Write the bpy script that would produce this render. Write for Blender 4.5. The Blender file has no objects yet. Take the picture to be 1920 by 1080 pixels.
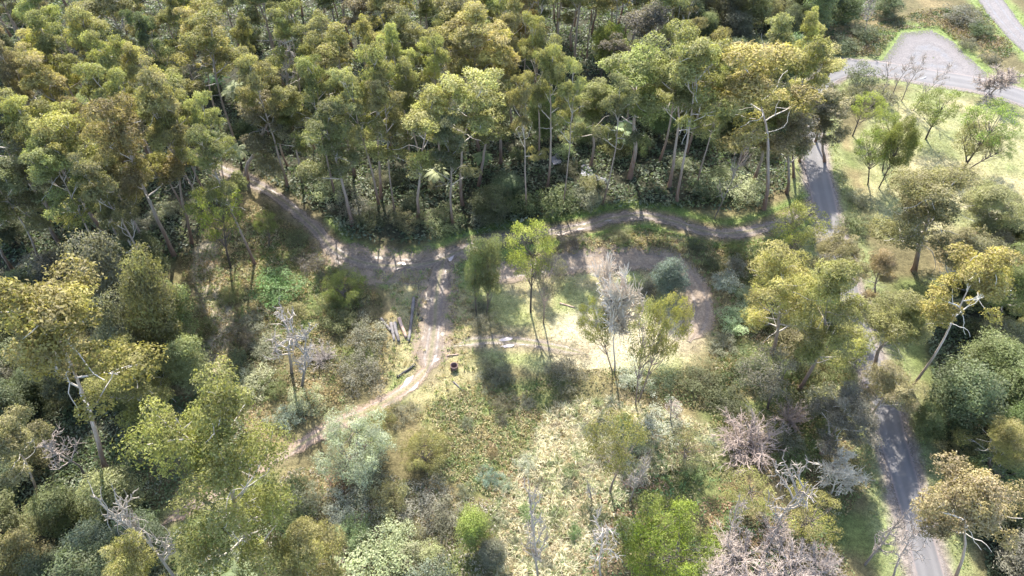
import bpy, math, random
import numpy as np
from mathutils import Vector, Quaternion

sc = bpy.context.scene
C = sc.collection
R = math.radians

# ------------------------------------------------------------------ camera, sky, sun, exposure
CAM_H, PITCH, HFOV = 90.0, 49.4, 73.0
cd = bpy.data.cameras.new('camera'); cam = bpy.data.objects.new('camera', cd); C.objects.link(cam)
cam.location = (0, 0, CAM_H); cam.rotation_euler = (R(90 - PITCH), 0, 0)
cd.sensor_width = 36; cd.lens = 18 / math.tan(R(HFOV / 2)); cd.clip_start = 1; cd.clip_end = 3000
sc.camera = cam
SUN_EL, SUN_AZ = 46.0, -9.0            # the sun stands ahead of the camera, a little to the left
w = bpy.data.worlds.new('World'); sc.world = w; w.use_nodes = True
nt = w.node_tree; bg = nt.nodes['Background']; sky = nt.nodes.new('ShaderNodeTexSky')
sky.sky_type = 'NISHITA'; sky.sun_disc = False; sky.sun_elevation = R(SUN_EL); sky.sun_rotation = R(SUN_AZ)
sky.altitude = 300; sky.dust_density = 2.0
nt.links.new(sky.outputs[0], bg.inputs[0]); bg.inputs[1].default_value = 0.15
sd = bpy.data.lights.new('sun', 'SUN'); sun = bpy.data.objects.new('sun', sd); C.objects.link(sun)
sd.energy = 3.4; sd.angle = R(0.55); sd.color = (1.0, 0.95, 0.86)
sv = Vector((math.sin(R(SUN_AZ)) * math.cos(R(SUN_EL)), math.cos(R(SUN_AZ)) * math.cos(R(SUN_EL)), math.sin(R(SUN_EL))))
sun.rotation_euler = (-sv).to_track_quat('-Z', 'Y').to_euler(); sun.location = sv * 300
vs = sc.view_settings; vs.view_transform = 'Standard'; vs.look = 'None'; vs.gamma = 1; vs.exposure = 2.1
vs.use_curve_mapping = False
cy = sc.cycles; cy.max_bounces = 5; cy.diffuse_bounces = 3; cy.glossy_bounces = 2; cy.transmission_bounces = 3
cy.transparent_max_bounces = 6; cy.caustics_reflective = False; cy.caustics_refractive = False

# ------------------------------------------------------------------ helpers
rng = np.random.default_rng(7)
F = 960 / math.tan(R(HFOV / 2)); CP, SP = math.cos(R(PITCH)), math.sin(R(PITCH))
def ray(px, py):
    a = (px - 960) / F; b = (540 - py) / F
    return np.array((a, CP + b * SP, -SP + b * CP))
def at(px, py, z=0.0):
    d = ray(px, py); t = (z - CAM_H) / d[2]
    return np.array((d[0] * t, d[1] * t))
def proj(x, y, z=0.0):
    X, Y, Z = x, y, z - CAM_H
    dep = Y * CP - Z * SP; up = Y * SP + Z * CP
    return 960 + F * X / dep, 540 - F * up / dep, dep
def AT(l): return np.array([at(*p) for p in l])

def polydist(P, Q):
    """distance of points P (n,2) to polyline Q (m,2)"""
    best = np.full(len(P), 1e9)
    for a, b in zip(Q[:-1], Q[1:]):
        ab = b - a; t = np.clip(((P - a) @ ab) / (ab @ ab + 1e-9), 0, 1)
        best = np.minimum(best, np.hypot(*(P - a - t[:, None] * ab).T))
    return best
def inside(P, Q):
    r = np.zeros(len(P), bool); x, y = P.T
    for (x0, y0), (x1, y1) in zip(Q, np.roll(Q, -1, 0)):
        c = ((y0 > y) != (y1 > y)) & (x < (x1 - x0) * (y - y0) / (y1 - y0 + 1e-12) + x0); r ^= c
    return r
def sdf(P, Q):
    d = polydist(P, np.vstack([Q, Q[:1]])); return np.where(inside(P, Q), d, -d)
def smooth(a, b, x):
    t = np.clip((x - a) / (b - a), 0, 1); return t * t * (3 - 2 * t)
def spline(Q, step=0.7):
    Q = np.asarray(Q, float); E = np.vstack([2 * Q[0] - Q[1], Q, 2 * Q[-1] - Q[-2]]); out = []
    for i in range(1, len(E) - 2):
        p0, p1, p2, p3 = E[i - 1:i + 3]; n = max(2, int(np.hypot(*(p2 - p1)) / step))
        t = (np.arange(n) / n)[:, None]
        out.append(.5 * (2 * p1 + (p2 - p0) * t + (2 * p0 - 5 * p1 + 4 * p2 - p3) * t ** 2 + (3 * p1 - p0 - 3 * p2 + p3) * t ** 3))
    return np.vstack(out + [Q[-1:]])
_lat = rng.random((256, 256))
def vnoise(x, y, s=1.0, o=0):
    x = np.asarray(x) / s + 37.7 + o * 11.3; y = np.asarray(y) / s + 91.1 + o * 5.9
    i = np.floor(x).astype(int); j = np.floor(y).astype(int); u = x - i; v = y - j
    u = u * u * (3 - 2 * u); v = v * v * (3 - 2 * v); g = lambda a, b: _lat[a % 256, b % 256]
    return (g(i, j) * (1 - u) + g(i + 1, j) * u) * (1 - v) + (g(i, j + 1) * (1 - u) + g(i + 1, j + 1) * u) * v

def mesh_np(name, verts, faces, mats, attrs=None, smooth_sh=False):
    verts = np.asarray(verts, np.float32); faces = np.asarray(faces, np.int32); k = faces.shape[1]
    me = bpy.data.meshes.new(name)
    me.vertices.add(len(verts)); me.vertices.foreach_set('co', verts.ravel())
    me.loops.add(faces.size); me.loops.foreach_set('vertex_index', faces.ravel())
    me.polygons.add(len(faces)); me.polygons.foreach_set('loop_start', np.arange(0, faces.size, k, dtype=np.int32))
    try: me.polygons.foreach_set('loop_total', np.full(len(faces), k, np.int32))
    except Exception: pass
    me.update(calc_edges=True); me.validate()
    for an, av in (attrs or {}).items():
        av = np.asarray(av, np.float32)
        if av.ndim == 1:
            a = me.attributes.new(an, 'FLOAT', 'POINT'); a.data.foreach_set('value', av)
        else:
            if av.shape[1] == 3: av = np.hstack([av, np.ones((len(av), 1), np.float32)])
            a = me.attributes.new(an, 'FLOAT_COLOR', 'POINT'); a.data.foreach_set('color', av.ravel())
    me.materials.append(mats)
    if smooth_sh: me.polygons.foreach_set('use_smooth', np.ones(len(faces), bool))
    return me
def link(name, data, parent=None, label=None, cat=None, group=None, kind=None, color=None):
    o = bpy.data.objects.new(name, data); C.objects.link(o)
    if parent is not None: o.parent = parent
    if label: o['label'] = label
    if cat: o['category'] = cat
    if group: o['group'] = group
    if kind: o['kind'] = kind
    if color is not None: o.color = (*color, 1)
    return o

# ------------------------------------------------------------------ materials
def newmat(name):
    m = bpy.data.materials.new(name); m.use_nodes = True; n = m.node_tree; n.nodes.clear()
    return m, n, lambda t: n.nodes.new(t), n.links.new
def mathn(N, L, op, a, b):
    m = N('ShaderNodeMath'); m.operation = op
    for i, v in enumerate((a, b)):
        if isinstance(v, (int, float)): m.inputs[i].default_value = v
        else: L(v, m.inputs[i])
    return m.outputs[0]
def noise(N, L, vec, scale, detail=3, rough=.6):
    t = N('ShaderNodeTexNoise'); t.inputs['Scale'].default_value = scale; t.inputs['Detail'].default_value = detail
    t.inputs['Roughness'].default_value = rough; L(vec, t.inputs['Vector']); return t.outputs['Fac']
def ramp(N, L, fac, lo, hi, a=0.0, b=1.0):
    m = N('ShaderNodeMapRange'); L(fac, m.inputs[0]); m.inputs[1].default_value = a; m.inputs[2].default_value = b
    m.inputs[3].default_value = lo; m.inputs[4].default_value = hi; return m.outputs[0]
def mixc(N, L, fac, a, b, mode='MIX'):
    m = N('ShaderNodeMix'); m.data_type = 'RGBA'; m.blend_type = mode
    for i, v in ((0, fac), (6, a), (7, b)):
        if isinstance(v, (int, float)): m.inputs[i].default_value = v
        elif isinstance(v, tuple): m.inputs[i].default_value = (*v, 1)
        else: L(v, m.inputs[i])
    return m.outputs[2]

def leaf_material(name, transl=0.32, rough=0.5, use_attr=False, spec=0.35, var=0.5):
    m, n, N, L = newmat(name)
    if use_attr:
        a = N('ShaderNodeAttribute'); a.attribute_name = 'col'; base = a.outputs['Color']
    else:
        oi = N('ShaderNodeObjectInfo')
        a = N('ShaderNodeAttribute'); a.attribute_name = 'lv'
        g = ramp(N, L, a.outputs['Fac'], 1 - var, 1 + var)
        cmb = N('ShaderNodeCombineColor'); [L(g, cmb.inputs[i]) for i in range(3)]
        base = mixc(N, L, 1.0, oi.outputs['Color'], cmb.outputs[0], 'MULTIPLY')
        b = N('ShaderNodeAttribute'); b.attribute_name = 'hv'
        hsv = N('ShaderNodeHueSaturation'); L(base, hsv.inputs['Color'])
        L(ramp(N, L, b.outputs['Fac'], 0.484, 0.513), hsv.inputs['Hue'])
        L(ramp(N, L, b.outputs['Fac'], 0.85, 1.12), hsv.inputs['Saturation']); base = hsv.outputs[0]
    p = N('ShaderNodeBsdfPrincipled'); L(base, p.inputs['Base Color']); p.inputs['Roughness'].default_value = rough
    p.inputs['Specular IOR Level'].default_value = spec
    t = N('ShaderNodeBsdfTranslucent'); tc = mixc(N, L, 1.0, base, (2.2 * transl, 2.25 * transl, 1.3 * transl), 'MULTIPLY'); L(tc, t.inputs[0])
    mx = N('ShaderNodeAddShader'); L(p.outputs[0], mx.inputs[0]); L(t.outputs[0], mx.inputs[1])     # a leaf reflects and transmits about the same share
    o = N('ShaderNodeOutputMaterial'); L(mx.outputs[0], o.inputs[0]); return m
LEAF = leaf_material('foliage', .38, spec=.12, rough=.6)
GRASS = leaf_material('grass_blades', .35, .6, True, .3)
SCRUB = leaf_material('scrub_leaves', .35, .6, True, .25)

def bark_material(name, low, high, blotch):
    m, n, N, L = newmat(name)
    tc = N('ShaderNodeTexCoord'); mp = N('ShaderNodeMapping'); mp.inputs['Scale'].default_value = (3, 3, .35); L(tc.outputs['Object'], mp.inputs[0])
    f = noise(N, L, mp.outputs[0], 1.6, 4); f2 = noise(N, L, mp.outputs[0], 7, 3)
    a = N('ShaderNodeAttribute'); a.attribute_name = 'zt'
    s = mathn(N, L, 'ADD', a.outputs['Fac'], mathn(N, L, 'MULTIPLY', mathn(N, L, 'SUBTRACT', f, .5), .9))
    c = mixc(N, L, ramp(N, L, s, 0, 1, .1, .55), low, high)
    c = mixc(N, L, ramp(N, L, f2, 0, .8, .45, .75), c, blotch)
    oi = N('ShaderNodeObjectInfo'); c = mixc(N, L, 1.0, c, oi.outputs['Color'], 'MULTIPLY')
    p = N('ShaderNodeBsdfPrincipled'); L(c, p.inputs['Base Color']); p.inputs['Roughness'].default_value = .85
    b = N('ShaderNodeBump'); b.inputs['Strength'].default_value = .5; b.inputs['Distance'].default_value = .08; L(f2, b.inputs['Height']); L(b.outputs[0], p.inputs['Normal'])
    o = N('ShaderNodeOutputMaterial'); L(p.outputs[0], o.inputs[0]); return m
GUMBARK = bark_material('gum_bark', (.2, .11, .07), (.42, .34, .28), (.23, .16, .12))
PALEBARK = bark_material('pale_limb_bark', (.3, .25, .2), (.5, .45, .385), (.34, .28, .23))
DARKBARK = bark_material('dark_bark', (.07, .055, .045), (.16, .13, .11), (.05, .04, .035))
DEADWOOD = bark_material('dead_wood', (.17, .145, .125), (.4, .365, .325), (.22, .19, .165))
CHARLOG = bark_material('weathered_log', (.1, .085, .08), (.2, .18, .17), (.06, .05, .05))
REDLOG = bark_material('split_log', (.3, .17, .11), (.42, .28, .21), (.45, .38, .33))

def ground_material():
    m, n, N, L = newmat('ground'); a = N('ShaderNodeAttribute'); a.attribute_name = 'col'
    tc = N('ShaderNodeTexCoord'); v = tc.outputs['Object']
    f1 = noise(N, L, v, .35, 4); f2 = noise(N, L, v, 1.7, 5, .7); f3 = noise(N, L, v, 6.5, 3, .7)
    g = mathn(N, L, 'MULTIPLY', mathn(N, L, 'MULTIPLY', ramp(N, L, f1, .7, 1.3, .25, .75), ramp(N, L, f2, .55, 1.45, .25, .75)), ramp(N, L, f3, .6, 1.4, .3, .7))
    cmb = N('ShaderNodeCombineColor'); [L(g, cmb.inputs[i]) for i in range(3)]
    c = mixc(N, L, 1.0, a.outputs['Color'], cmb.outputs[0], 'MULTIPLY')
    p = N('ShaderNodeBsdfPrincipled'); L(c, p.inputs['Base Color']); p.inputs['Roughness'].default_value = .95; p.inputs['Specular IOR Level'].default_value = .15
    b = N('ShaderNodeBump'); b.inputs['Strength'].default_value = .9; b.inputs['Distance'].default_value = .25; L(f2, b.inputs['Height'])
    b2 = N('ShaderNodeBump'); b2.inputs['Strength'].default_value = .8; b2.inputs['Distance'].default_value = .1; L(f3, b2.inputs['Height']); L(b.outputs[0], b2.inputs['Normal'])
    L(b2.outputs[0], p.inputs['Normal'])
    o = N('ShaderNodeOutputMaterial'); L(p.outputs[0], o.inputs[0]); return m
GROUND = ground_material()

def track_material(name, mud, wet, pale, edge=.62, median=None, rag=1.4):
    """strip material: u runs -1..1 across the strip; ragged edges dissolve into the ground"""
    m, n, N, L = newmat(name); tc = N('ShaderNodeTexCoord'); v = tc.outputs['Object']
    u = N('ShaderNodeAttribute'); u.attribute_name = 'u'; au = mathn(N, L, 'ABSOLUTE', u.outputs['Fac'], 0)
    f1 = noise(N, L, v, .5, 4); f2 = noise(N, L, v, 2.6, 5, .7); f3 = noise(N, L, v, 9, 3)
    d = mathn(N, L, 'ABSOLUTE', mathn(N, L, 'SUBTRACT', au, .38), 0)
    rut = ramp(N, L, mathn(N, L, 'ADD', d, mathn(N, L, 'MULTIPLY', mathn(N, L, 'SUBTRACT', f2, .5), .3)), 1, 0, .05, .2)
    c = mixc(N, L, ramp(N, L, f1, 0, 1, .35, .65), mud, pale)
    c = mixc(N, L, mathn(N, L, 'MULTIPLY', rut, .75), c, wet)
    if median:
        md = ramp(N, L, mathn(N, L, 'ADD', au, mathn(N, L, 'MULTIPLY', mathn(N, L, 'SUBTRACT', f2, .5), .5)), 1, 0, .05, .22)
        c = mixc(N, L, mathn(N, L, 'MULTIPLY', md, .8), c, median)
    g = mathn(N, L, 'MULTIPLY', ramp(N, L, f2, .6, 1.4, .25, .75), ramp(N, L, f3, .7, 1.3, .3, .7))
    cmb = N('ShaderNodeCombineColor'); [L(g, cmb.inputs[i]) for i in range(3)]
    c = mixc(N, L, 1.0, c, cmb.outputs[0], 'MULTIPLY')
    p = N('ShaderNodeBsdfPrincipled'); L(c, p.inputs['Base Color'])
    L(ramp(N, L, mathn(N, L, 'MULTIPLY', rut, f1), .85, .38, .25, .6), p.inputs['Roughness'])
    b = N('ShaderNodeBump'); b.inputs['Strength'].default_value = .8; b.inputs['Distance'].default_value = .12; L(f2, b.inputs['Height']); L(b.outputs[0], p.inputs['Normal'])
    tr = N('ShaderNodeBsdfTransparent')
    al = ramp(N, L, mathn(N, L, 'ADD', mathn(N, L, 'ADD', au, mathn(N, L, 'MULTIPLY', mathn(N, L, 'SUBTRACT', f2, .5), 1.3)), mathn(N, L, 'MULTIPLY', mathn(N, L, 'SUBTRACT', f1, .5), rag)), 1, 0, edge, edge + .3)
    mx = N('ShaderNodeMixShader'); L(al, mx.inputs[0]); L(tr.outputs[0], mx.inputs[1]); L(p.outputs[0], mx.inputs[2])
    o = N('ShaderNodeOutputMaterial'); L(mx.outputs[0], o.inputs[0]); return m
MUD = track_material('wet_mud', (.155, .118, .09), (.085, .067, .055), (.225, .175, .133), .6, (.125, .115, .06))
MUDPATCH = track_material('churned_mud', (.175, .13, .092), (.125, .094, .07), (.24, .185, .13), .66, None, 1.0)
CLAYRUT = track_material('clay_ruts', (.21, .145, .1), (.15, .1, .072), (.25, .19, .13), .55, (.15, .14, .065))
MUDGRASS = track_material('muddy_grass', (.2, .16, .11), (.14, .11, .09), (.25, .21, .13), .5, (.13, .13, .05))
GRAVEL = track_material('gravel', (.115, .103, .1), (.09, .082, .08), (.14, .125, .12), .8, None, .3)
SHOULDER = track_material('gravel_shoulder', (.18, .155, .14), (.16, .135, .12), (.22, .19, .17), .75, None, .6)

def asphalt_material():
    m, n, N, L = newmat('asphalt'); tc = N('ShaderNodeTexCoord'); v = tc.outputs['Object']
    u = N('ShaderNodeAttribute'); u.attribute_name = 'u'; au = mathn(N, L, 'ABSOLUTE', u.outputs['Fac'], 0)
    f1 = noise(N, L, v, .25, 4); f2 = noise(N, L, v, 3, 4, .7); f3 = noise(N, L, v, 25, 2)
    wt = ramp(N, L, mathn(N, L, 'ABSOLUTE', mathn(N, L, 'SUBTRACT', au, .45), 0), 1, 0, .08, .26)
    c = mixc(N, L, ramp(N, L, f1, 0, 1, .3, .7), (.094, .089, .089), (.118, .111, .109))
    c = mixc(N, L, mathn(N, L, 'MULTIPLY', wt, .6), c, (.145, .136, .133))
    c = mixc(N, L, ramp(N, L, f2, 0, .5, .6, .75), c, (.09, .085, .09))
    c = mixc(N, L, ramp(N, L, mathn(N, L, 'ADD', au, mathn(N, L, 'MULTIPLY', f2, .25)), 0, .7, .95, 1.12), c, (.22, .17, .15))
    p = N('ShaderNodeBsdfPrincipled'); L(c, p.inputs['Base Color']); p.inputs['Roughness'].default_value = .8
    b = N('ShaderNodeBump'); b.inputs['Strength'].default_value = .4; b.inputs['Distance'].default_value = .03; L(f3, b.inputs['Height']); L(b.outputs[0], p.inputs['Normal'])
    o = N('ShaderNodeOutputMaterial'); L(p.outputs[0], o.inputs[0]); return m
ASPHALT = asphalt_material()
def water_material(name, c, rough=.04):
    m, n, N, L = newmat(name); p = N('ShaderNodeBsdfPrincipled'); p.inputs['Base Color'].default_value = (*c, 1)
    p.inputs['Roughness'].default_value = rough; p.inputs['IOR'].default_value = 1.33; p.inputs['Specular IOR Level'].default_value = 1.0
    tc = N('ShaderNodeTexCoord'); f = noise(N, L, tc.outputs['Object'], 2, 3); b = N('ShaderNodeBump'); b.inputs['Strength'].default_value = .08; b.inputs['Distance'].default_value = .05
    L(f, b.inputs['Height']); L(b.outputs[0], p.inputs['Normal'])
    o = N('ShaderNodeOutputMaterial'); L(p.outputs[0], o.inputs[0]); return m
PUDDLE = water_material('puddle_water', (.34, .3, .31)); ORANGE = water_material('clay_water', (.3, .2, .135), .35); SWAMP = water_material('swamp_water', (.16, .16, .18), .03)
def plain(name, c, rough=.6):
    m, n, N, L = newmat(name); tc = N('ShaderNodeTexCoord'); f = noise(N, L, tc.outputs['Object'], 5, 4)
    p = N('ShaderNodeBsdfPrincipled'); L(mixc(N, L, ramp(N, L, f, 0, 1, .35, .7), c, tuple(x * .6 for x in c)), p.inputs['Base Color']); p.inputs['Roughness'].default_value = rough
    o = N('ShaderNodeOutputMaterial'); L(p.outputs[0], o.inputs[0]); return m
RUST = plain('rusty_steel', (.17, .105, .09), .7); WHITE = plain('white_paint', (.8, .8, .78), .5); DARK = plain('charred_wood', (.035, .033, .035), .8)

# ------------------------------------------------------------------ lay of the land
ROAD = spline(AT([(1790, 1260), (1762, 1140), (1738, 1053), (1700, 920), (1670, 820), (1655, 753), (1621, 660), (1600, 590), (1575, 500), (1552, 410), (1536, 333), (1520, 250), (1522, 195), (1545, 150), (1590, 128)]))
CROSS = spline(AT([(1440, 95), (1500, 112), (1580, 125), (1670, 133), (1740, 145), (1810, 157), (1880, 174), (1960, 200), (2100, 250)]))
TRACK = spline(AT([(360, 290), (420, 320), (480, 347), (540, 385), (590, 430), (632, 474), (690, 497), (755, 500), (815, 490), (870, 466), (930, 447), (1040, 432), (1105, 422), (1145, 411), (1205, 406), (1265, 418), (1310, 433), (1365, 439), (1420, 431), (1475, 412), (1530, 380)]), .5)
SPUR = spline(AT([(835, 480), (826, 510), (818, 560), (815, 610), (808, 665), (800, 700)]), .5)
RUTS = spline(AT([(806, 680), (792, 704), (762, 732), (700, 768), (640, 795), (590, 820), (545, 848), (480, 880), (380, 935), (300, 985)]), .5)
OVAL = spline(AT([(905, 506), (955, 508), (1010, 500), (1070, 492), (1130, 488), (1190, 487), (1250, 495), (1290, 520), (1312, 560), (1312, 600), (1292, 640)]), .5)
LOWER = spline(AT([(850, 650), (890, 640), (940, 637), (990, 640), (1040, 648), (1100, 660)]), .5)
FOOT = spline(AT([(388, 470), (385, 520), (400, 560), (412, 600), (405, 660), (395, 720)]), .5)
BANKS = [(spline(AT([(1075, 462), (1160, 455), (1240, 462), (1320, 490), (1370, 540), (1375, 600)])), .9, 2.6), (spline(AT([(620, 420), (680, 400), (760, 420), (860, 430)])), .8, 3.0),
         (spline(AT([(1060, 705), (1180, 720), (1300, 720), (1380, 690)])), .8, 2.2), (spline(AT([(735, 600), (720, 650), (715, 700)])), .8, 2.5)]
def hh(x, y):
    x = np.atleast_1d(np.asarray(x, float)); y = np.atleast_1d(np.asarray(y, float))
    z = .28 * np.sin(x / 17 + 1) * np.cos(y / 21) + .2 * np.sin((x + .7 * y) / 13) + .12 * np.sin((x - y) / 6.3)
    P = np.stack([x, y], 1)
    for q, a, s in BANKS:
        z = z + a * np.exp(-(polydist(P, q[::4]) / s) ** 2)
    return z
def h1(x, y): return float(hh(x, y)[0])

CLEAR = AT([(1020, 610), (1050, 575), (1120, 560), (1200, 570), (1290, 590), (1318, 620), (1310, 650), (1260, 685), (1170, 705), (1080, 705), (1025, 690)])
LAWN = AT([(880, 520), (940, 500), (1100, 495), (1290, 500), (1330, 560), (1330, 650), (1290, 690), (1180, 705), (1040, 690), (930, 690), (890, 640)])
GLADE = AT([(690, 500), (760, 490), (870, 480), (890, 520), (880, 640), (900, 700), (910, 800), (900, 900), (820, 900), (790, 790), (730, 750), (730, 690), (735, 560)])
TUSS = AT([(930, 930), (1040, 760), (1150, 745), (1250, 770), (1330, 800), (1340, 860), (1200, 900), (1120, 1000), (1080, 1150), (900, 1150), (940, 1000)])
BROWN = AT([(800, 760), (900, 720), (1000, 760), (1050, 800), (980, 880), (920, 930), (840, 900)])
PADDOCK = AT([(1615, 330), (1600, 260), (1650, 190), (1720, 165), (1800, 185), (1920, 215), (2150, 300), (2150, 500), (1930, 420), (1860, 420), (1720, 440), (1650, 440)])
LOT = AT([(1640, 132), (1692, 62), (1745, 54), (1785, 75), (1850, 140), (1850, 160), (1700, 146)])
LOTGRASS = AT([(1640, 125), (1670, 60), (1710, 40), (1770, 50), (1870, 140), (1780, 140), (1650, 130)])
FARTRACK = spline(AT([(1780, -90), (1850, -10), (1895, 50), (1960, 115)]), .8)
FORESTA = AT([(-300, 540), (100, 520), (300, 500), (370, 460), (455, 335), (500, 330), (610, 400), (640, 440), (760, 455), (900, 430), (1040, 400), (1200, 385), (1300, 395), (1400, 385), (1470, 350), (1480, 250), (1490, 150), (1440, 60), (1640, 20), (1650, -120), (-300, -120)])
FORESTB = AT([(-300, 540), (280, 500), (330, 600), (370, 700), (250, 770), (230, 860), (300, 990), (380, 1200), (-300, 1200)])
FORESTC = AT([(1752, 760), (1735, 640), (1790, 490), (1900, 440), (2200, 470), (2200, 1250), (1880, 1200), (1835, 1000)])

def ground_colour(x, y):
    P = np.stack([x, y], 1)
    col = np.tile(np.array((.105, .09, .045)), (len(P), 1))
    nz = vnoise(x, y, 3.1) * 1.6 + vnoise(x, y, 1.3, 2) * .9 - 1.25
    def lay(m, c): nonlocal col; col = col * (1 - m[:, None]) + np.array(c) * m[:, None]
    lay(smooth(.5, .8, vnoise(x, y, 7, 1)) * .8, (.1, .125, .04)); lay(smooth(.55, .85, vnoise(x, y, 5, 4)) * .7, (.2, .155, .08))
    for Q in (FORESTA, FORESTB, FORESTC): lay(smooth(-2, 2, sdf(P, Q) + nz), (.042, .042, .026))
    lay(smooth(-1.5, 2, sdf(P, GLADE) + nz) * .9, (.27, .235, .125)); lay(smooth(-1, 1, sdf(P, GLADE) + nz) * smooth(.45, .75, vnoise(x, y, 4, 6)) * .8, (.165, .195, .07))
    lay(smooth(-1.5, 1.5, sdf(P, LAWN) + nz) * .9, (.27, .235, .13)); lay(smooth(-1, 1, sdf(P, LAWN) + nz) * smooth(.45, .75, vnoise(x, y, 4, 7)) * .7, (.175, .2, .075))
    lay(smooth(-1, 3.5, sdf(P, CLEAR) + nz), (.33, .295, .2))
    lay(smooth(-2, 2, sdf(P, BROWN) + nz) * .85, (.165, .14, .06)); lay(smooth(-2, 2, sdf(P, BROWN) + nz) * smooth(.45, .7, vnoise(x, y, 3.4, 9)) * .8, (.1, .13, .04)); lay(smooth(-2, 2, sdf(P, TUSS) + nz) * .9, (.15, .13, .075))
    lay(smooth(-2, 2, sdf(P, PADDOCK) + nz), (.21, .205, .1)); lay(smooth(-1, 2, sdf(P, PADDOCK)) * smooth(.4, .7, vnoise(x, y, 6, 3)) * .7, (.27, .235, .135)); lay(smooth(-1, 2, sdf(P, PADDOCK)) * smooth(.5, .75, vnoise(x, y, 3.5, 12)) * .6, (.14, .16, .065))
    rd = np.minimum(polydist(P, ROAD[::6]), polydist(P, CROSS[::6]))
    lay(smooth(7.5, 4.5, rd + nz) * .9, (.165, .18, .08)); lay(smooth(3.9, 2.7, rd + nz * .4), (.19, .16, .135))
    lay(smooth(-2, 1, sdf(P, LOTGRASS) + nz), (.14, .175, .06)); lay(smooth(7, 4, polydist(P, FARTRACK[::5]) + nz), (.14, .17, .06))
    for Q, r in ((TRACK, 1.9), (SPUR, 2.4), (RUTS, .9), (OVAL, 2.6), (LOWER, 1.6)): lay(smooth(r + .8, r - .7, polydist(P, Q[::4]) + nz * .5) * .65, (.185, .15, .095))
    lay(smooth(5, 3.0, polydist(P, TRACK[::6]) + nz) * smooth(2.0, 2.9, polydist(P, TRACK[::6])) * (x > at(600, 450)[0]) * .8, (.13, .18, .05))
    lay(smooth(2.8, 1.2, polydist(P, FOOT[::4]) + nz * .5), (.34, .29, .2))
    return col

# ground sheet: fine inside the view, stretched far beyond it
def axis(a, b, st, far):
    core = np.arange(a, b + st / 2, st); g = np.cumsum(1.6 ** np.arange(1, 12) * 2); g = g[g < far]
    return np.concatenate([a - g[::-1], core, b + g])
gx = axis(-150, 150, .75, 900); gy = axis(14, 215, .75, 900)
XX, YY = np.meshgrid(gx, gy); xf, yf = XX.ravel(), YY.ravel()
zf = hh(xf, yf) * np.where((abs(xf) < 220) & (yf < 300) & (yf > -60), 1, .3)
nx, ny = len(gx), len(gy); idx = np.arange(nx * ny).reshape(ny, nx)
fc = np.stack([idx[:-1, :-1], idx[:-1, 1:], idx[1:, 1:], idx[1:, :-1]], -1).reshape(-1, 4)
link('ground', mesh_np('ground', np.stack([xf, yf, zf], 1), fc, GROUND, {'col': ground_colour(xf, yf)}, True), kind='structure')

def strip(name, Q, half, mat, z, cols=9, prof=None, wob=0.0, taper=0):
    T = np.gradient(Q, axis=0); T /= np.linalg.norm(T, axis=1)[:, None] + 1e-9; Nn = np.stack([-T[:, 1], T[:, 0]], 1)
    u = np.linspace(-1, 1, cols); s = np.arange(len(Q))
    hw = half * (1 + wob * (vnoise(s * .7, s * 0, 6, len(Q) % 7) - .5) * 2)
    if taper: hw = hw * np.clip(np.minimum(s, s[::-1]) / taper, .15, 1)
    P = Q[:, None] + Nn[:, None] * (u[None, :, None] * hw[:, None, None]); X, Y = P[..., 0].ravel(), P[..., 1].ravel()
    Z = hh(X, Y) + z + (np.tile(prof(u), len(Q)) if prof else 0)
    i = np.arange(len(Q) * cols).reshape(len(Q), cols)
    f = np.stack([i[:-1, :-1], i[:-1, 1:], i[1:, 1:], i[1:, :-1]], -1).reshape(-1, 4)
    return link(name, mesh_np(name, np.stack([X, Y, Z], 1), f, mat, {'u': np.tile(u, len(Q))}, True), kind='structure')
rutp = lambda u: .07 * np.exp(-(u / .2) ** 2) - .03 * np.exp(-((abs(u) - .42) / .12) ** 2) + .03
strip('gravel_verge', ROAD, np.linspace(2.1, 3.0, len(ROAD)), SHOULDER, .05, 7, wob=.12)
strip('gravel_verge', CROSS, 4.2, SHOULDER, .06, 7, wob=.12)
strip('asphalt_road', CROSS, 3.3, ASPHALT, .09, 9, lambda u: .05 * (1 - u * u))
strip('asphalt_road', ROAD, np.linspace(1.65, 2.45, len(ROAD)), ASPHALT, .10, 9, lambda u: .05 * (1 - u * u), .05)
JUNC = spline(AT([(600, 445), (640, 480), (700, 500), (760, 503), (820, 494), (870, 470), (900, 458)]), .5)
strip('mud_patch', JUNC, 4.8, MUDPATCH, .045, 13, None, .25, 14)
strip('mud_patch', SPUR, 4.2, MUDPATCH, .05, 13, None, .25, 8)
strip('dirt_track', TRACK, 1.65, MUD, .06, 13, rutp, .22)
strip('dirt_track', SPUR, 2.3, MUD, .075, 13, rutp, .25, 6)
strip('rutted_track', RUTS, 1.45, CLAYRUT, .065, 13, rutp, .25, 5)
strip('loop_track', OVAL, 3.1, MUDPATCH, .06, 13, rutp, .2, 6)
strip('wheel_track', LOWER, 1.6, MUDGRASS, .05, 9, None, .2, 6)
strip('gravel_track', FARTRACK, 3.2, GRAVEL, .07, 9, None, .1)
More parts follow.
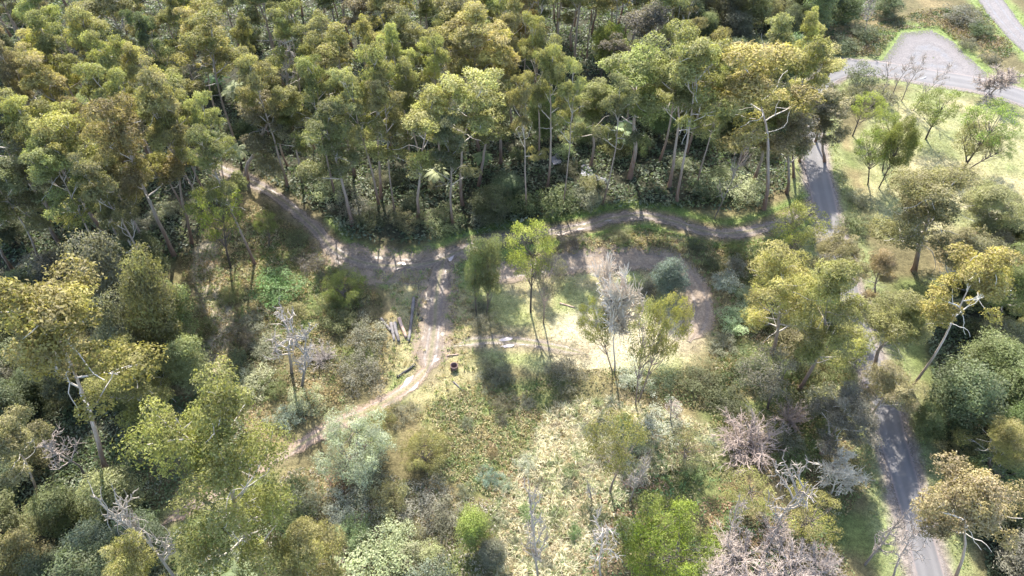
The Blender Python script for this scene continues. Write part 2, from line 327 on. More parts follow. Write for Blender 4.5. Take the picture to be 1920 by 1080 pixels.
def sheet(name, Q, mat, z, kind='structure', rag=.12, seed=0, straight=False):
    """ragged flat sheet: rings from the centre to a closed outline"""
    Q = np.vstack([Q, Q[:1]]); Q = np.vstack([a + (b - a) * t for a, b in zip(Q[:-1], Q[1:]) for t in np.linspace(0, 1, 14, endpoint=False)] + [Q[:1]]) if straight else spline(Q, .5); c = Q.mean(0); k = len(Q); rg = np.random.default_rng(seed + k)
    rr = 1 + rag * (np.interp(np.arange(k), np.linspace(0, k, 24), np.r_[(v := rg.random(23)), v[:1]]) - .5) * 2
    rings = np.linspace(0.02, 1, 8); P = c + (Q - c)[None] * (rings[:, None, None] * rr[None, :, None])
    X, Y = P[..., 0].ravel(), P[..., 1].ravel(); Z = (hh(X, Y) + z) if mat in (GRAVEL, MUDPATCH) else np.full(len(X), float(hh(*c)[0]) + z)
    i = np.arange(len(X)).reshape(8, k); f = np.stack([i[:-1, :-1], i[:-1, 1:], i[1:, 1:], i[1:, :-1]], -1).reshape(-1, 4)
    return link(name, mesh_np(name, np.stack([X, Y, Z], 1), f, mat, {'u': np.repeat(rings, k)}, False), kind=kind)
sheet('gravel_lot', LOT, GRAVEL, .075, rag=.03, straight=True)
def puddle(pts, mat=PUDDLE, z=.13, seed=0): sheet('puddle', AT(pts), mat, z - .035, rag=.42, seed=seed)
puddle([(797, 675), (812, 668), (821, 671), (817, 679), (806, 682), (799, 681)])
puddle([(753, 727), (763, 712), (773, 709), (768, 720), (757, 728)], seed=3); puddle([(766, 735), (780, 719), (787, 718), (781, 728), (770, 736)], seed=4)
puddle([(936, 637), (951, 632), (961, 634), (948, 639)], seed=5); puddle([(940, 649), (955, 644), (966, 646), (958, 650), (945, 651)], seed=6)
puddle([(1083, 431), (1096, 421), (1113, 419), (1114, 429), (1096, 433)], ORANGE, .11, 7); puddle([(1045, 439), (1075, 433), (1080, 435), (1055, 442)], ORANGE, .1, 8)
puddle([(1135, 415), (1150, 407), (1172, 404), (1170, 408), (1150, 413)], PUDDLE, .12, 9); puddle([(1190, 404), (1215, 403), (1222, 407), (1200, 409)], PUDDLE, .13, 10)
puddle([(735, 499), (752, 492), (762, 497), (757, 505), (742, 506)], ORANGE, .12, 11); puddle([(840, 484), (848, 476), (852, 478), (846, 488)], PUDDLE, .13, 12)
puddle([(815, 540), (819, 530), (823, 540), (825, 565), (820, 580), (817, 560)], PUDDLE, .12, 13); puddle([(1375, 436), (1420, 428), (1425, 432), (1390, 441)], PUDDLE, .12, 14)
sheet('swamp_pool', AT([(1086, 318), (1096, 306), (1106, 312), (1118, 330), (1132, 336), (1126, 343), (1104, 338)]), SWAMP, .2, rag=.4); sheet('swamp_pool', AT([(1030, 300), (1045, 292), (1052, 305), (1040, 312)]), SWAMP, .2, rag=.3, seed=2)

# ------------------------------------------------------------------ tree building blocks
def unit(v): return v / (np.linalg.norm(v, axis=-1, keepdims=True) + 1e-9)
class Tubes:
    def __init__(s): s.v, s.f, s.t, s.n = [], [], [], 0
    def add(s, pts, rad, sides=6, zt=None):
        pts = np.asarray(pts, float); rad = np.asarray(rad, float); m = len(pts)
        T = unit(np.gradient(pts, axis=0)); ref = np.array((.13, .97, .2)) if abs(T[0, 1]) < .8 else np.array((.97, .1, .2))
        A = unit(np.cross(T, ref)); B = np.cross(T, A); an = np.arange(sides) * 2 * math.pi / sides
        ring = pts[:, None] + rad[:, None, None] * (np.cos(an)[None, :, None] * A[:, None] + np.sin(an)[None, :, None] * B[:, None])
        i = np.arange(m * sides).reshape(m, sides) + s.n; j = np.roll(i, -1, 1)
        s.f.append(np.stack([i[:-1], j[:-1], j[1:], i[1:]], -1).reshape(-1, 4)); s.v.append(ring.reshape(-1, 3))
        s.t.append(np.repeat(np.ones(m) if zt is None else zt, sides)); s.n += m * sides
    def mesh(s, name, mat): return mesh_np(name, np.vstack(s.v), np.vstack(s.f), mat, {'zt': np.concatenate(s.t)}, True)
def path(p, d, L, n, up, wander, g):
    p = np.array(p, float); d = unit(np.array(d, float)); out = [p.copy()]
    for _ in range(n):
        d = unit(d + np.array((0, 0, up)) / n + g.normal(0, wander, 3)); p = p + d * L / n; out.append(p.copy())
    return np.array(out)
def leaf_mesh(name, cen, L, W, lv, hv, g, nrm, loose=.6):
    """diamond leaf sprays, one quad each"""
    n = len(cen); nd = unit(nrm + g.normal(0, loose, (n, 3))); a = unit(np.cross(nd, g.normal(0, 1, (n, 3)))); s = np.cross(nd, a)
    L = L * g.uniform(.6, 1.4, n); W = W * g.uniform(.6, 1.4, n)
    bend = nd * (L * .12)[:, None]
    v = np.stack([cen - a * (L / 2)[:, None], cen + s * (W / 2)[:, None] + bend, cen + a * (L / 2)[:, None], cen - s * (W / 2)[:, None] + bend], 1).reshape(-1, 3)
    return mesh_np(name, v, np.arange(4 * n).reshape(n, 4), LEAF, {'lv': np.repeat(lv, 4), 'hv': np.repeat(hv, 4)})
def clump_leaves(clumps, per, g, flat=.6, sub=9, sig=.17, shell=.7):
    """clumps: (pos, radius); most leaves sit on a ragged domed cap, the rest gather in tufts around it, so outlines stay uneven"""
    cen, lv, hv, nr = [], [], [], []
    for p, r in clumps:
        n = max(20, int(per * (r / 1.7) ** 2)); k = sub; ns = int(n * shell)
        tilt = np.array((1, 1, flat * g.uniform(.75, 1.25)))
        a = g.uniform(0, 6.283, ns); z = g.uniform(-.15, 1, ns); q = np.sqrt(np.clip(1 - z * z, 0, 1)); u = np.stack([np.cos(a) * q, np.sin(a) * q, z], 1)
        ph = g.uniform(0, 6.28, 3); rag = 1 + .22 * np.sin(3 * a + ph[0]) * q + .16 * np.sin(5 * a + 4 * z + ph[1]) + .1 * np.sin(9 * a + ph[2])
        c1 = p + u * (r * rag * g.uniform(.72, 1.0, ns) ** .7)[:, None] * tilt + g.normal(0, .06 * r, (ns, 3))
        v = unit(g.normal(0, 1, (k, 3))); v[:, 2] = np.abs(v[:, 2]) * .9 - .35; sc_ = p + v * r * tilt * .95
        c2 = sc_[g.integers(0, k, n - ns)] + g.normal(0, sig * r, (n - ns, 3)) * np.array((1, 1, .8))
        c = np.vstack([c1, c2]); nr.append(unit((c - p + (0, 0, .35 * r)) / tilt)); cl = g.uniform(.2, .8); ch = g.uniform(.15, .85)
        cen.append(c); lv.append(np.clip(cl + g.normal(0, .2, n), 0, 1)); hv.append(np.clip(ch + g.normal(0, .2, n), 0, 1))
    return np.vstack(cen), np.concatenate(lv), np.concatenate(hv), np.vstack(nr)

def make_gum(seed, H=30, cr=6.0, start=.4, nl=8, per=800, spread=1.0, bark=None, rad=.46, twig=.45, leaf=(.32, .13), rel0=30):
    g = np.random.default_rng(seed); tr = Tubes(); parts = []; clumps = []
    tp = path((0, 0, -.4), (0, 0, 1), H * .84 + .4, 12, .2, .045, g); tz = np.linspace(0, 1, 13)
    tp[:, :2] -= tp[-1, :2] * tz[:, None] * .7
    rr = rad * (1 - .74 * tz) * (1 + .45 * np.exp(-tz * 22)); tr.add(tp, rr, 7, np.clip(tz * 1.5, 0, 1))
    tm = tr.mesh('trunk', bark or GUMBARK); az = g.uniform(0, 6.28)
    for k in range(nl):
        f = start + (1 - start) * (k + .3 * g.random()) / max(nl - 1, 1); f = min(f, .995); az += 2.4 + g.normal(0, .35)
        i = f * 12; p = tp[int(i)] + (tp[min(int(i) + 1, 12)] - tp[int(i)]) * (i % 1)
        rel = (f - start) / (1 - start); Lm = cr * spread * (1.0 - .3 * rel) * g.uniform(.7, 1.15); el = R(22 + 40 * rel + g.uniform(-8, 8))
        d = (math.cos(az) * math.cos(el), math.sin(az) * math.cos(el), math.sin(el)); lp = path(p, d, Lm, 7, .45, .13, g)
        tb = Tubes(); r0 = max(.09, np.interp(f, tz, rr) * .55); tb.add(lp, np.linspace(r0, .05, 8), 5)
        clumps.append((lp[-1] + (0, 0, .3), g.uniform(.95, 1.45) * cr / 5))
        for b in range(g.integers(3, 6)):
            j = g.uniform(.3, .95) * 7; q = lp[int(j)]; dd = unit(lp[min(int(j) + 1, 7)] - lp[int(j) - 1]) + g.normal(0, .7, 3) * (1, 1, .7) + (0, 0, .3)
            bl = g.uniform(.25, .52) * cr * spread; bp = path(q, dd, bl, 5, .5, .16, g); tb.add(bp, np.linspace(r0 * .5, .03, 6), 4)
            if g.random() < .92: clumps.append((bp[-1] + (0, 0, .25), g.uniform(.7, 1.25) * cr / 5))
            if g.random() < .35: clumps.append((bp[2] + g.normal(0, .5, 3), g.uniform(.5, .85) * cr / 5))
            if g.random() < twig: tb.add(path(bp[2], dd + g.normal(0, .8, 3), bl * .6, 4, 0, .25, g), np.linspace(.06, .02, 5), 4)
        if g.random() < twig * 1.4:      # a bare dead stub showing under the crown
            dd = np.array((math.cos(az + 2), math.sin(az + 2), .25)); sp = path(p, dd, cr * g.uniform(.5, .9), 6, .1, .3, g); tb.add(sp, np.linspace(r0 * .6, .03, 7), 4)
        parts.append(tb.mesh('limb', bark or PALEBARK))
    for _ in range(4): clumps.append((tp[-1] + g.normal(0, 1.1, 3) * (1, 1, .4) + (0, 0, .9), g.uniform(1.0, 1.5) * cr / 5))
    c, lv, hv, nr = clump_leaves(clumps, per, g)
    cm = leaf_mesh('crown', c, leaf[0], leaf[1], lv, hv, g, nr)
    top = np.percentile(c[:, 2], 99.5); wd = 2 * np.percentile(np.hypot(c[:, 0], c[:, 1]), 91)
    return dict(trunk=tm, limbs=parts, crown=cm, H=top, W=wd)
def make_dome(seed, H=11, W=8.5, base=.42, n=26, per=330, leaf=(.3, .13), bark=None, stems=1, rad=.2, cone=0.0, flat=.7, hollow=.55, cl=1.5, power=2.0, out=1.0):
    """round-headed wattle, columnar evergreen or shrub: clumps over an ellipsoid, each on its own branch"""
    g = np.random.default_rng(seed); tr = Tubes(); clumps = []; zc = H * (base + 1) / 2; rz = H * (1 - base) / 2; tops = []
    for s in range(stems):
        a = 6.28 * s / max(stems, 1) + g.uniform(0, 1); off = (0, 0) if stems == 1 else (math.cos(a) * .12 * W, math.sin(a) * .12 * W)
        tp = path((off[0] * .5, off[1] * .5, -.2), (off[0] * .25, off[1] * .25, 1), H * .72, 7, .2, .05, g); tr.add(tp, np.linspace(rad, rad * .35, 8) * (1 if stems == 1 else .75), 6, np.linspace(0, 1, 8)); tops.append(tp)
    limbs = []; tb = Tubes(); cnt = 0
    for k in range(n):
        zz = 1 - 2 * (k + .5) / n; ph = k * 2.4 + g.normal(0, .3); rxy = (1 - abs(zz) ** power) ** (1 / power); sh = g.uniform(hollow, out)
        wd = W / 2 * (1 - cone * (zz + 1) / 2); r = g.uniform(.75, 1.25) * cl
        p = np.array((math.cos(ph) * rxy * sh * max(wd - r * .6, .2), math.sin(ph) * rxy * sh * max(wd - r * .6, .2), zc + zz * (rz - r * .35) * sh)); clumps.append((p, r))
        tp = tops[k % stems]; j = int(np.clip((p[2] - H * .22) / (H * .7) * 7, 1, 6)); q = tp[j]
        mid = (q + p) / 2 + g.normal(0, .15, 3) - (0, 0, .1 * np.linalg.norm(p - q)); tb.add([q, mid, p], [rad * .38, rad * .22, .02], 4); cnt += 1
    c, lv, hv, nr = clump_leaves(clumps, per * (1.7 / cl) ** 2 / 1.0 * (cl / 1.5) ** 1.0, g, flat, 8, .26, .45); c[:, 2] = np.maximum(c[:, 2], .05)
    return dict(trunk=tr.mesh('trunk', bark or DARKBARK), limbs=[tb.mesh('branches', bark or DARKBARK)], crown=leaf_mesh('crown', c, leaf[0], leaf[1], lv, hv, g, nr),
                H=np.percentile(c[:, 2], 99.5), W=2 * np.percentile(np.hypot(c[:, 0], c[:, 1]), 93))
def make_bare(seed, H=12, W=7, base=.3, nl=7, twigs=9, fine=.028, bark=None, rad=.22, gnarl=.2, tf=.9):
    g = np.random.default_rng(seed); tr = Tubes(); tp = path((0, 0, -.3), (0, 0, 1), H * tf, 10, .2, .06 + gnarl * .12, g); tz = np.linspace(0, 1, 11)
    tr.add(tp, rad * (1 - .8 * tz), 6, tz); limbs = []; ends = []; az = g.uniform(0, 6)
    for k in range(nl):
        f = base + (.97 - base) * k / max(nl - 1, 1); az += 2.4 + g.normal(0, .3); i = f * 10; p = tp[min(int(i), 10)]; el = R(g.uniform(25, 50) + 25 * f) if tf > .75 else R(g.uniform(15, 50) + 15 * f)
        d = (math.cos(az) * math.cos(el), math.sin(az) * math.cos(el), math.sin(el)); Lm = W / 2 * (1.15 - .5 * (f - base)) * g.uniform(.75, 1.1)
        lp = path(p, d, Lm, 7, .4, gnarl, g); tb = Tubes(); tb.add(lp, np.linspace(rad * .45, fine * 1.5, 8), 5)
        for _ in range(4):
            j = g.integers(1, 7); bp = path(lp[j], unit(lp[j] - lp[j - 1]) + g.normal(0, .6, 3) + (0, 0, .2), Lm * g.uniform(.35, .6), 5, .3, gnarl * 1.1, g); tb.add(bp, np.linspace(rad * .2, fine, 6), 4)
            for _ in range(twigs):
                m = g.integers(1, 6); wp = path(bp[m], unit(bp[m] - bp[m - 1]) + g.normal(0, .7, 3), Lm * g.uniform(.15, .42), 3, .2, gnarl * 1.2, g); tb.add(wp, np.linspace(fine * 1.3, fine * .6, 4), 3); ends.append(wp[-1])
        limbs.append(tb.mesh('limb', bark or DEADWOOD))
    e = np.array(ends) if ends else tp
    return dict(trunk=tr.mesh('trunk', bark or DEADWOOD), limbs=limbs, crown=None, H=max(e[:, 2].max(), tp[-1, 2]), W=2 * np.percentile(np.hypot(e[:, 0], e[:, 1]), 97), ends=e)
def make_twigbush(seed, H=5, W=6, n=120, bark=None):
    """leafless thicket: stems fanning out of the ground, splitting again and again into fine twigs"""
    g = np.random.default_rng(seed); tb = Tubes(); tw = Tubes()
    for k in range(n // 3):
        a = g.uniform(0, 6.28); el = math.asin(g.uniform(.35, 1)); d = (math.cos(a) * math.cos(el), math.sin(a) * math.cos(el), math.sin(el))
        Lm = 1 / math.hypot(math.cos(el) / (W / 2), math.sin(el) / H) * g.uniform(.6, .86); p = path((g.normal(0, .25), g.normal(0, .25), -.1), d, Lm, 6, .1, .1, g); tb.add(p, np.linspace(.05, .016, 7), 4)
        for _ in range(15):
            j = g.integers(2, 7); q = path(p[j], unit(p[j] - p[j - 1]) + g.normal(0, .55, 3), Lm * g.uniform(.1, .28), 4, .05, .16, g); tw.add(q, np.linspace(.02, .012, 5), 3)
            for _ in range(2): tw.add(path(q[g.integers(1, 4)], unit(q[2] - q[1]) + g.normal(0, .6, 3), Lm * g.uniform(.08, .18), 3, .05, .18, g), np.linspace(.015, .01, 4), 3)
    return dict(trunk=tb.mesh('stems', bark or DEADWOOD), limbs=[tw.mesh('twigs', bark or DEADWOOD)], crown=None, H=H * .95, W=W * .95, names=('stems', 'twigs'))
def make_fern(seed, H=5, n=15):
    g = np.random.default_rng(seed); tr = Tubes(); tr.add(path((0, 0, -.2), (0, 0, 1), H, 5, .2, .03, g), np.full(6, .16), 6, np.zeros(6)); fr = []
    for k in range(n):
        a = k * 2.4; el = R(g.uniform(15, 45)); p = path((0, 0, H - .2), (math.cos(a) * math.cos(el), math.sin(a) * math.cos(el), math.sin(el)), g.uniform(2.0, 2.7), 8, -1.3, .03, g)
        V, Fq = [], []; T = unit(np.gradient(p, axis=0)); S = unit(np.cross(T, (0, 0, 1.0))); hw = .38 * np.sin(np.linspace(.25, 3.1, 9))
        for i in range(8):
            for sgn in (-1, 1):
                for m in range(2):
                    q0 = p[i] + (p[i + 1] - p[i]) * m / 2; q1 = p[i] + (p[i + 1] - p[i]) * (m + .8) / 2; e = sgn * S[i] * (hw[i] + .04) + T[i] * .12 - (0, 0, .06); b = len(V); V += [q0, q1, q1 + e * .92, q0 + e]; Fq.append((b, b + 1, b + 2, b + 3))
        V = np.array(V); fr.append(mesh_np('frond', V, Fq, LEAF, {'lv': np.full(len(V), g.uniform(.3, .8)), 'hv': np.full(len(V), g.uniform(.3, .7))}))
    return dict(trunk=tr.mesh('trunk', DARKBARK), limbs=[], fronds=fr, crown=None, H=H + .6, W=4.6)

LIB = {
 'gum': [make_gum(11 + i, nl=n, start=s, rad=(.3, .34, .24, .36, .28, .22, .32, .26)[i]) for i, (n, s) in enumerate(((7, .55), (8, .5), (6, .6), (8, .55), (7, .5), (7, .62), (9, .48), (6, .56)))],
 'spread': [make_gum(31 + i, H=29, cr=7.6, start=.32, nl=12, per=680, leaf=(.29, .12), twig=.8, rad=.38) for i in range(4)],
 'wattle': [make_dome(51, 11, 8.5, .4, 30, 640, leaf=(.25, .1), cl=1.3), make_dome(52, 12, 8, .45, 28, 640, leaf=(.25, .1), cl=1.3), make_dome(53, 12, 11, .3, 40, 600, leaf=(.25, .1), cl=1.4)],
 'tall': [make_dome(56, 14, 5.2, .25, 34, 520, leaf=(.24, .1), cl=1.15, power=2.8, rad=.17), make_dome(57, 14, 5.2, .22, 34, 520, leaf=(.24, .1), cl=1.15, power=2.8, rad=.17)],
 'open': [make_dome(61, 11, 9, .45, 26, 380, hollow=.75, cl=1.0, leaf=(.24, .09)), make_dome(62, 12, 8.5, .5, 24, 380, hollow=.75, cl=1.05, leaf=(.24, .09)), make_dome(63, 10, 9, .42, 26, 330, hollow=.75, cl=.95, leaf=(.24, .09))],
 'column': [make_dome(71, 14, 6, .04, 34, 520, cone=.25, hollow=.5, leaf=(.26, .11), cl=1.3, power=3.2), make_dome(72, 15, 7, .08, 36, 520, cone=.4, hollow=.5, leaf=(.26, .11), cl=1.3, power=3), make_dome(73, 13, 6.5, .02, 34, 520, cone=.1, hollow=.5, leaf=(.26, .11), cl=1.3, power=3.2), make_dome(74, 12, 7.5, .03, 30, 520, cone=.3, hollow=.6, leaf=(.26, .11), cl=1.4, power=2.6)],
 'bush': [make_dome(76 + i, 8, 10, .04, 60, 520, leaf=(.23, .075), cl=1.0, hollow=.55, stems=2, power=2.3, out=1.2) for i in range(2)],
 'shrub': [make_dome(81 + i, 2.2, 4.4, .02, 30, 420, leaf=(.14, .06), stems=3, rad=.07, cl=.5, hollow=.4, out=1.35) for i in range(5)],
 'broad': [make_dome(91 + i, 3.2, 4.0, .03, 28, 340, leaf=(.17, .08), stems=3, rad=.08, cl=.55, hollow=.45, flat=.85, out=1.3) for i in range(5)],
 'bare': [make_bare(101, 13, 9.5, .6, 14, 40, .062, gnarl=.17, tf=.74), make_bare(102, 12, 9, .4, 12, 36, .045, gnarl=.24, tf=.6)],
 'dead': [make_bare(111, 13, 8, .45, 8, 5, .045, gnarl=.3, rad=.26, tf=.8), make_bare(112, 12, 5, .3, 13, 5, .04, gnarl=.26, rad=.28), make_bare(113, 14, 7, .5, 8, 5, .045, gnarl=.34, rad=.24, tf=.8)],
 'fan': [make_bare(121, 13, 6, .35, 8, 5, .035, gnarl=.1, rad=.16)],
 'thicket': [make_twigbush(131), make_twigbush(132, 4.5, 6.5), make_twigbush(133, 6, 6.5, 150)],
 'fern': [make_fern(141), make_fern(142, 4)],
}

# ------------------------------------------------------------------ placing things
PAL = dict(olive=(.155, .15, .062), yolive=(.19, .178, .068), dolive=(.128, .124, .06), green=(.1, .115, .052), brown=(.152, .132, .072), tan=(.175, .15, .08), lime=(.15, .168, .044),
           dark=(.066, .078, .042), dkgrey=(.1, .095, .07), silver=(.21, .222, .178), blue=(.1, .128, .108), pale=(.2, .21, .115), grey=(.125, .125, .09), fresh=(.105, .14, .062), yellow=(.165, .158, .056), bgreen=(.122, .14, .046))
CWORD = dict(olive='olive', yolive='yellow-olive', dolive='dull olive', green='mid-green', brown='brownish', tan='tan-tipped', lime='lime-green', dark='dark green', dkgrey='grey-brown', silver='silvery', blue='blue-green', pale='pale green', grey='grey-green', fresh='fresh green', yellow='yellow-green', bgreen='bright green')
placed = []          # every tree and shrub: dict(x, y, r, root, kind, label, col, H)
cnt = {}
BASE = dict(gum='gum_tree', spread='gum_tree', wattle='wattle_tree', open='wattle_tree', column='evergreen_tree', tall='evergreen_tree', bush='wattle_tree', shrub='shrub', broad='broadleaf_shrub', bare='bare_tree', dead='dead_tree', fan='bare_tree', thicket='leafless_thicket', fern='tree_fern')
CATS = dict(shrub='shrub', broad='shrub', thicket='thicket', fern='tree fern')
def put(kind, x, y, H, W, color, label=None, lean=(0, 0), rotz=None, var=None, group=None, woodtint=None, leaves=None):
    lib = LIB[kind]; i = cnt.get(kind, 0); cnt[kind] = i + 1; v = lib[(i * 5 + i // len(lib)) % len(lib) if var is None else var % len(lib)]
    root = link(BASE[kind], None, label=label, cat=CATS.get(kind, 'tree')); root.empty_display_size = .5
    root.location = (x, y, h1(x, y) - .05); rz = rng.uniform(0, 6.28) if rotz is None else rotz
    q = Quaternion((0, 1, 0), lean[0]) @ Quaternion((1, 0, 0), -lean[1]) @ Quaternion((0, 0, 1), rz)
    root.rotation_mode = 'QUATERNION'; root.rotation_quaternion = q
    s = W / v['W']; root.scale = (s, s, H / v['H'])
    jit = 1 + rng.normal(0, .045, 3); c = tuple(np.clip(np.array(PAL[color]) * jit * rng.uniform(.78, 1.16), 0, .9)); wt = woodtint or tuple(np.full(3, rng.uniform(.75, 1.1)))
    nm = v.get('names', ('trunk', 'limb' if kind in ('gum', 'spread', 'bare', 'dead', 'fan') else 'branches'))
    if kind in ('shrub', 'broad'): nm = ('stem', 'branches')
    tk = link(nm[0], v['trunk'], root, color=wt)
    if kind not in ('shrub', 'broad'):
        for l in v['limbs']: link(nm[1], l, tk, color=wt)
    for fr in v.get('fronds', ()): link('frond', fr, root, color=c)
    cm = v['crown'] if leaves is None else leaves
    if cm is not None: link('foliage' if kind in ('shrub', 'broad') else 'crown', cm, root, color=c)
    placed.append(dict(x=x, y=y, r=W / 2, root=root, kind=kind, label=label, col=color, H=H, W=W))
    return root
def tree(kind, base, top, wpx, color, label=None, **k):
    """stand a tree on ground point `base` (photo px) so that its head comes to `top`; width measured at the head"""
    if kind in ('gum', 'spread', 'wattle', 'open'): top = (top[0], top[1] + (.1 if kind == 'gum' else .22) * wpx * math.sin(R(PITCH) + math.atan((top[1] - 540) / F)))    # far half of the head shows above its apex
    b = at(*base); d = ray(*top); t = b[1] / d[1]; X, Z = d[0] * t, CAM_H + d[2] * t
    H = max(Z - h1(*b), 1.0); dep = proj(X, b[1], Z * .8)[2]
    return put(kind, b[0], b[1], H, wpx * dep / F, color, label, lean=(math.atan2(X - b[0], H), 0), **k)
def dome(kind, cx, cy, wpx, H, color, label=None, **k):
    """a low round-headed plant whose middle is seen at (cx, cy)"""
    p = at(cx, cy, z=H * .5); dep = proj(p[0], p[1], H * .5)[2]
    return put(kind, p[0], p[1], H, wpx * dep / F, color, label, **k)
def crown(kind, top, H, wpx, color, label=None, **k):
    p = at(*top, z=H); dep = proj(p[0], p[1], H * .8)[2]
    return put(kind, p[0], p[1], H, wpx * dep / F, color, label, lean=(rng.normal(0, .03), rng.normal(0, .03)), **k)

# --- clearing and its edges
tree('open', (995, 584), (992, 408), 98, 'lime', 'lime-green round-headed tree on slender trunk, tallest in the grassy clearing', var=1)
tree('open', (1019, 603), (1035, 472), 70, 'grey', 'pale thin-leaved tree right beside the tall lime-green tree in the clearing', var=1, woodtint=(2.4, 2.25, 2.1))
tree('tall', (893, 590), (893, 450), 44, 'green', 'dark narrow evergreen, left one of the pair between muddy junction and clearing', var=1)
tree('tall', (912, 592), (921, 446), 44, 'green', 'dark narrow evergreen, right one of the pair between muddy junction and clearing', var=0)
tree('bare', (1152, 700), (1150, 498), 122, 'grey', 'tall bare white-twigged tree in the middle of the pale grass clearing', var=0, woodtint=(1.9, 1.82, 1.68))
tree('open', (1150, 700), (1100, 553), 62, 'yellow', 'small yellow-topped crown leaning left beside the bare white tree', var=0, woodtint=(2.4, 2.25, 2.1))
tree('open', (1192, 760), (1225, 550), 75, 'yellow', 'yellow-green thin tree with forked stems, left of two at the clearing\'s front edge', var=2, woodtint=(2.4, 2.25, 2.1))
tree('open', (1196, 755), (1272, 545), 80, 'yellow', 'yellow-green thin tree with forked stems, right of two at the clearing\'s front edge', var=0, woodtint=(2.4, 2.25, 2.1))
tree('column', (1257, 553), (1257, 492), 62, 'blue', 'small blue-green cone-shaped tree at the back right of the clearing', var=1)
dome('bush', 645, 542, 80, 6, 'bgreen', 'small round green tree left of the muddy track junction')
tree('open', (433, 502), (398, 338), 100, 'lime', 'lime-topped leaning tree just left of where the track leaves the forest', var=0)
tree('open', (505, 465), (496, 393), 46, 'bgreen', 'little bright green sapling under the lime-topped leaning tree', var=1)
put('broad', *at(528, 555), 3.2, 8.5, 'fresh', 'fresh green spreading shrub in rough grass below the track\'s left bend')
tree('dead', (547, 700), (522, 570), 95, 'grey', 'dead white branching tree in scrub left of the muddy glade', var=0, woodtint=(1.2, 1.15, 1.1))
tree('dead', (566, 725), (570, 605), 60, 'grey', 'thin dead grey tree right behind the dead white branching tree', var=1)
dome('thicket', 600, 660, 72, 4, 'grey', 'grey leafless bush tangled beside the two dead trees', var=0, woodtint=(.95, .9, .9))
dome('bush', 665, 838, 140, 10, 'silver', 'large silvery-grey wattle beside the red dirt track at lower left of centre')
dome('bush', 795, 846, 90, 6, 'olive', 'round olive shrub-like tree right of the large silvery wattle', var=0)
dome('column', 888, 995, 60, 9.5, 'bgreen', 'narrow bright-topped green tree standing alone at bottom centre', var=0)
dome('column', 925, 1040, 52, 6, 'grey', 'pale grey-green small tree against the narrow bright-topped tree', var=1)
dome('bush', 1243, 1022, 170, 11.5, 'lime', 'huge lime-green domed tree at the bottom edge right of centre')
tree('open', (1143, 925), (1160, 770), 112, 'yellow', 'tall yellow-olive tree with forked trunk above pale tussock grass', var=1, woodtint=(2.4, 2.25, 2.1))
dome('open', 1290, 852, 88, 7, 'dolive', 'medium olive tree right of the forked tall tree in tussock scrub', var=2)
dome('thicket', 1415, 812, 165, 7, 'grey', 'large pinkish leafless bush, round and fuzzy, left of the sealed road', var=2, woodtint=(1.0, .87, .83))
dome('thicket', 1490, 770, 86, 5, 'grey', 'smaller dark pinkish leafless bush right behind the large fuzzy one', var=0, woodtint=(.75, .65, .62))
tree('dead', (1010, 1095), (1003, 898), 62, 'grey', 'tall dead spar with short white side branches at bottom centre', var=1, woodtint=(1.1, 1.05, 1.0))
tree('dead', (1128, 1095), (1132, 985), 85, 'grey', 'low dead white branching tree left of the huge lime dome', var=2, woodtint=(1.2, 1.15, 1.1))
tree('dead', (1110, 940), (1105, 905), 24, 'grey', 'short broken dead stump snag in pale tussock grass', var=1)
tree('dead', (1180, 940), (1210, 850), 60, 'grey', 'crooked dead tree between the forked tall tree and the olive tree', var=0, woodtint=(1.0, .95, .9))
tree('dead', (1255, 790), (1280, 755), 50, 'grey', 'small crooked dead tree with forked top in grey scrub', var=2, woodtint=(.8, .72, .66))
dome('open', 1400, 928, 95, 6.5, 'yellow', 'yellow-green small tree among dead limbs left of the sealed road', var=0)
tree('dead', (1455, 1000), (1490, 858), 110, 'grey', 'grey lichened dead tree between two yellow-green trees by the road', var=0, woodtint=(1.0, .95, .9))
dome('open', 1518, 970, 108, 7, 'yellow', 'yellow-green spreading tree nearest the road among pink thickets', var=2)
dome('bare', 1580, 900, 95, 9, 'grey', 'white lichen-covered bare tree with dense twigs beside the sealed road', var=1, woodtint=(1.7, 1.68, 1.52))
tree('dead', (1360, 1020), (1408, 935), 45, 'grey', 'white-tipped dead tree leaning right in the pink thicket', var=2, woodtint=(1.1, 1.0, .98))
tree('dead', (1425, 1050), (1478, 975), 50, 'grey', 'bare dark-stemmed tree leaning right over the pink thicket', var=1, woodtint=(.8, .7, .68))
for i, (tx, ty, wd) in enumerate(((1400, 1035, 130), (1490, 1060, 120), (1335, 1070, 90), (1545, 1055, 80), (1452, 985, 80), (1420, 1105, 130))):
    dome('thicket', tx, ty, wd * 1.25, (4.5, 4, 3.5, 3, 4, 4)[i], 'grey', ('broad pink leafless thicket, leftmost large one at bottom right', 'broad pink leafless thicket against the bottom edge near the road', 'low pale leafless thicket right of the huge lime dome', 'small leafless thicket on the grassy road verge', 'small leafless thicket under the yellow-green spreading tree', 'leafless thicket cut by the bottom edge of the picture')[i], woodtint=(1.05, .95, .91))
tree('dead', (1622, 1058), (1705, 968), 50, 'grey', 'bare leaning pole with few twigs reaching over the sealed road', var=1, woodtint=(.8, .74, .72))
tree('dead', (1672, 1090), (1735, 985), 80, 'grey', 'dead tree with white twigs spread across the road at bottom right', var=2, woodtint=(1.0, .92, .9))
tree('dead', (345, 1100), (195, 915), 120, 'grey', 'big dead white-limbed tree leaning left at lower left', var=0, woodtint=(1.0, .97, .93))
tree('dead', (160, 890), (85, 795), 80, 'grey', 'dead grey twiggy tree under the big yellow-crowned gum', var=2, woodtint=(.9, .82, .8))
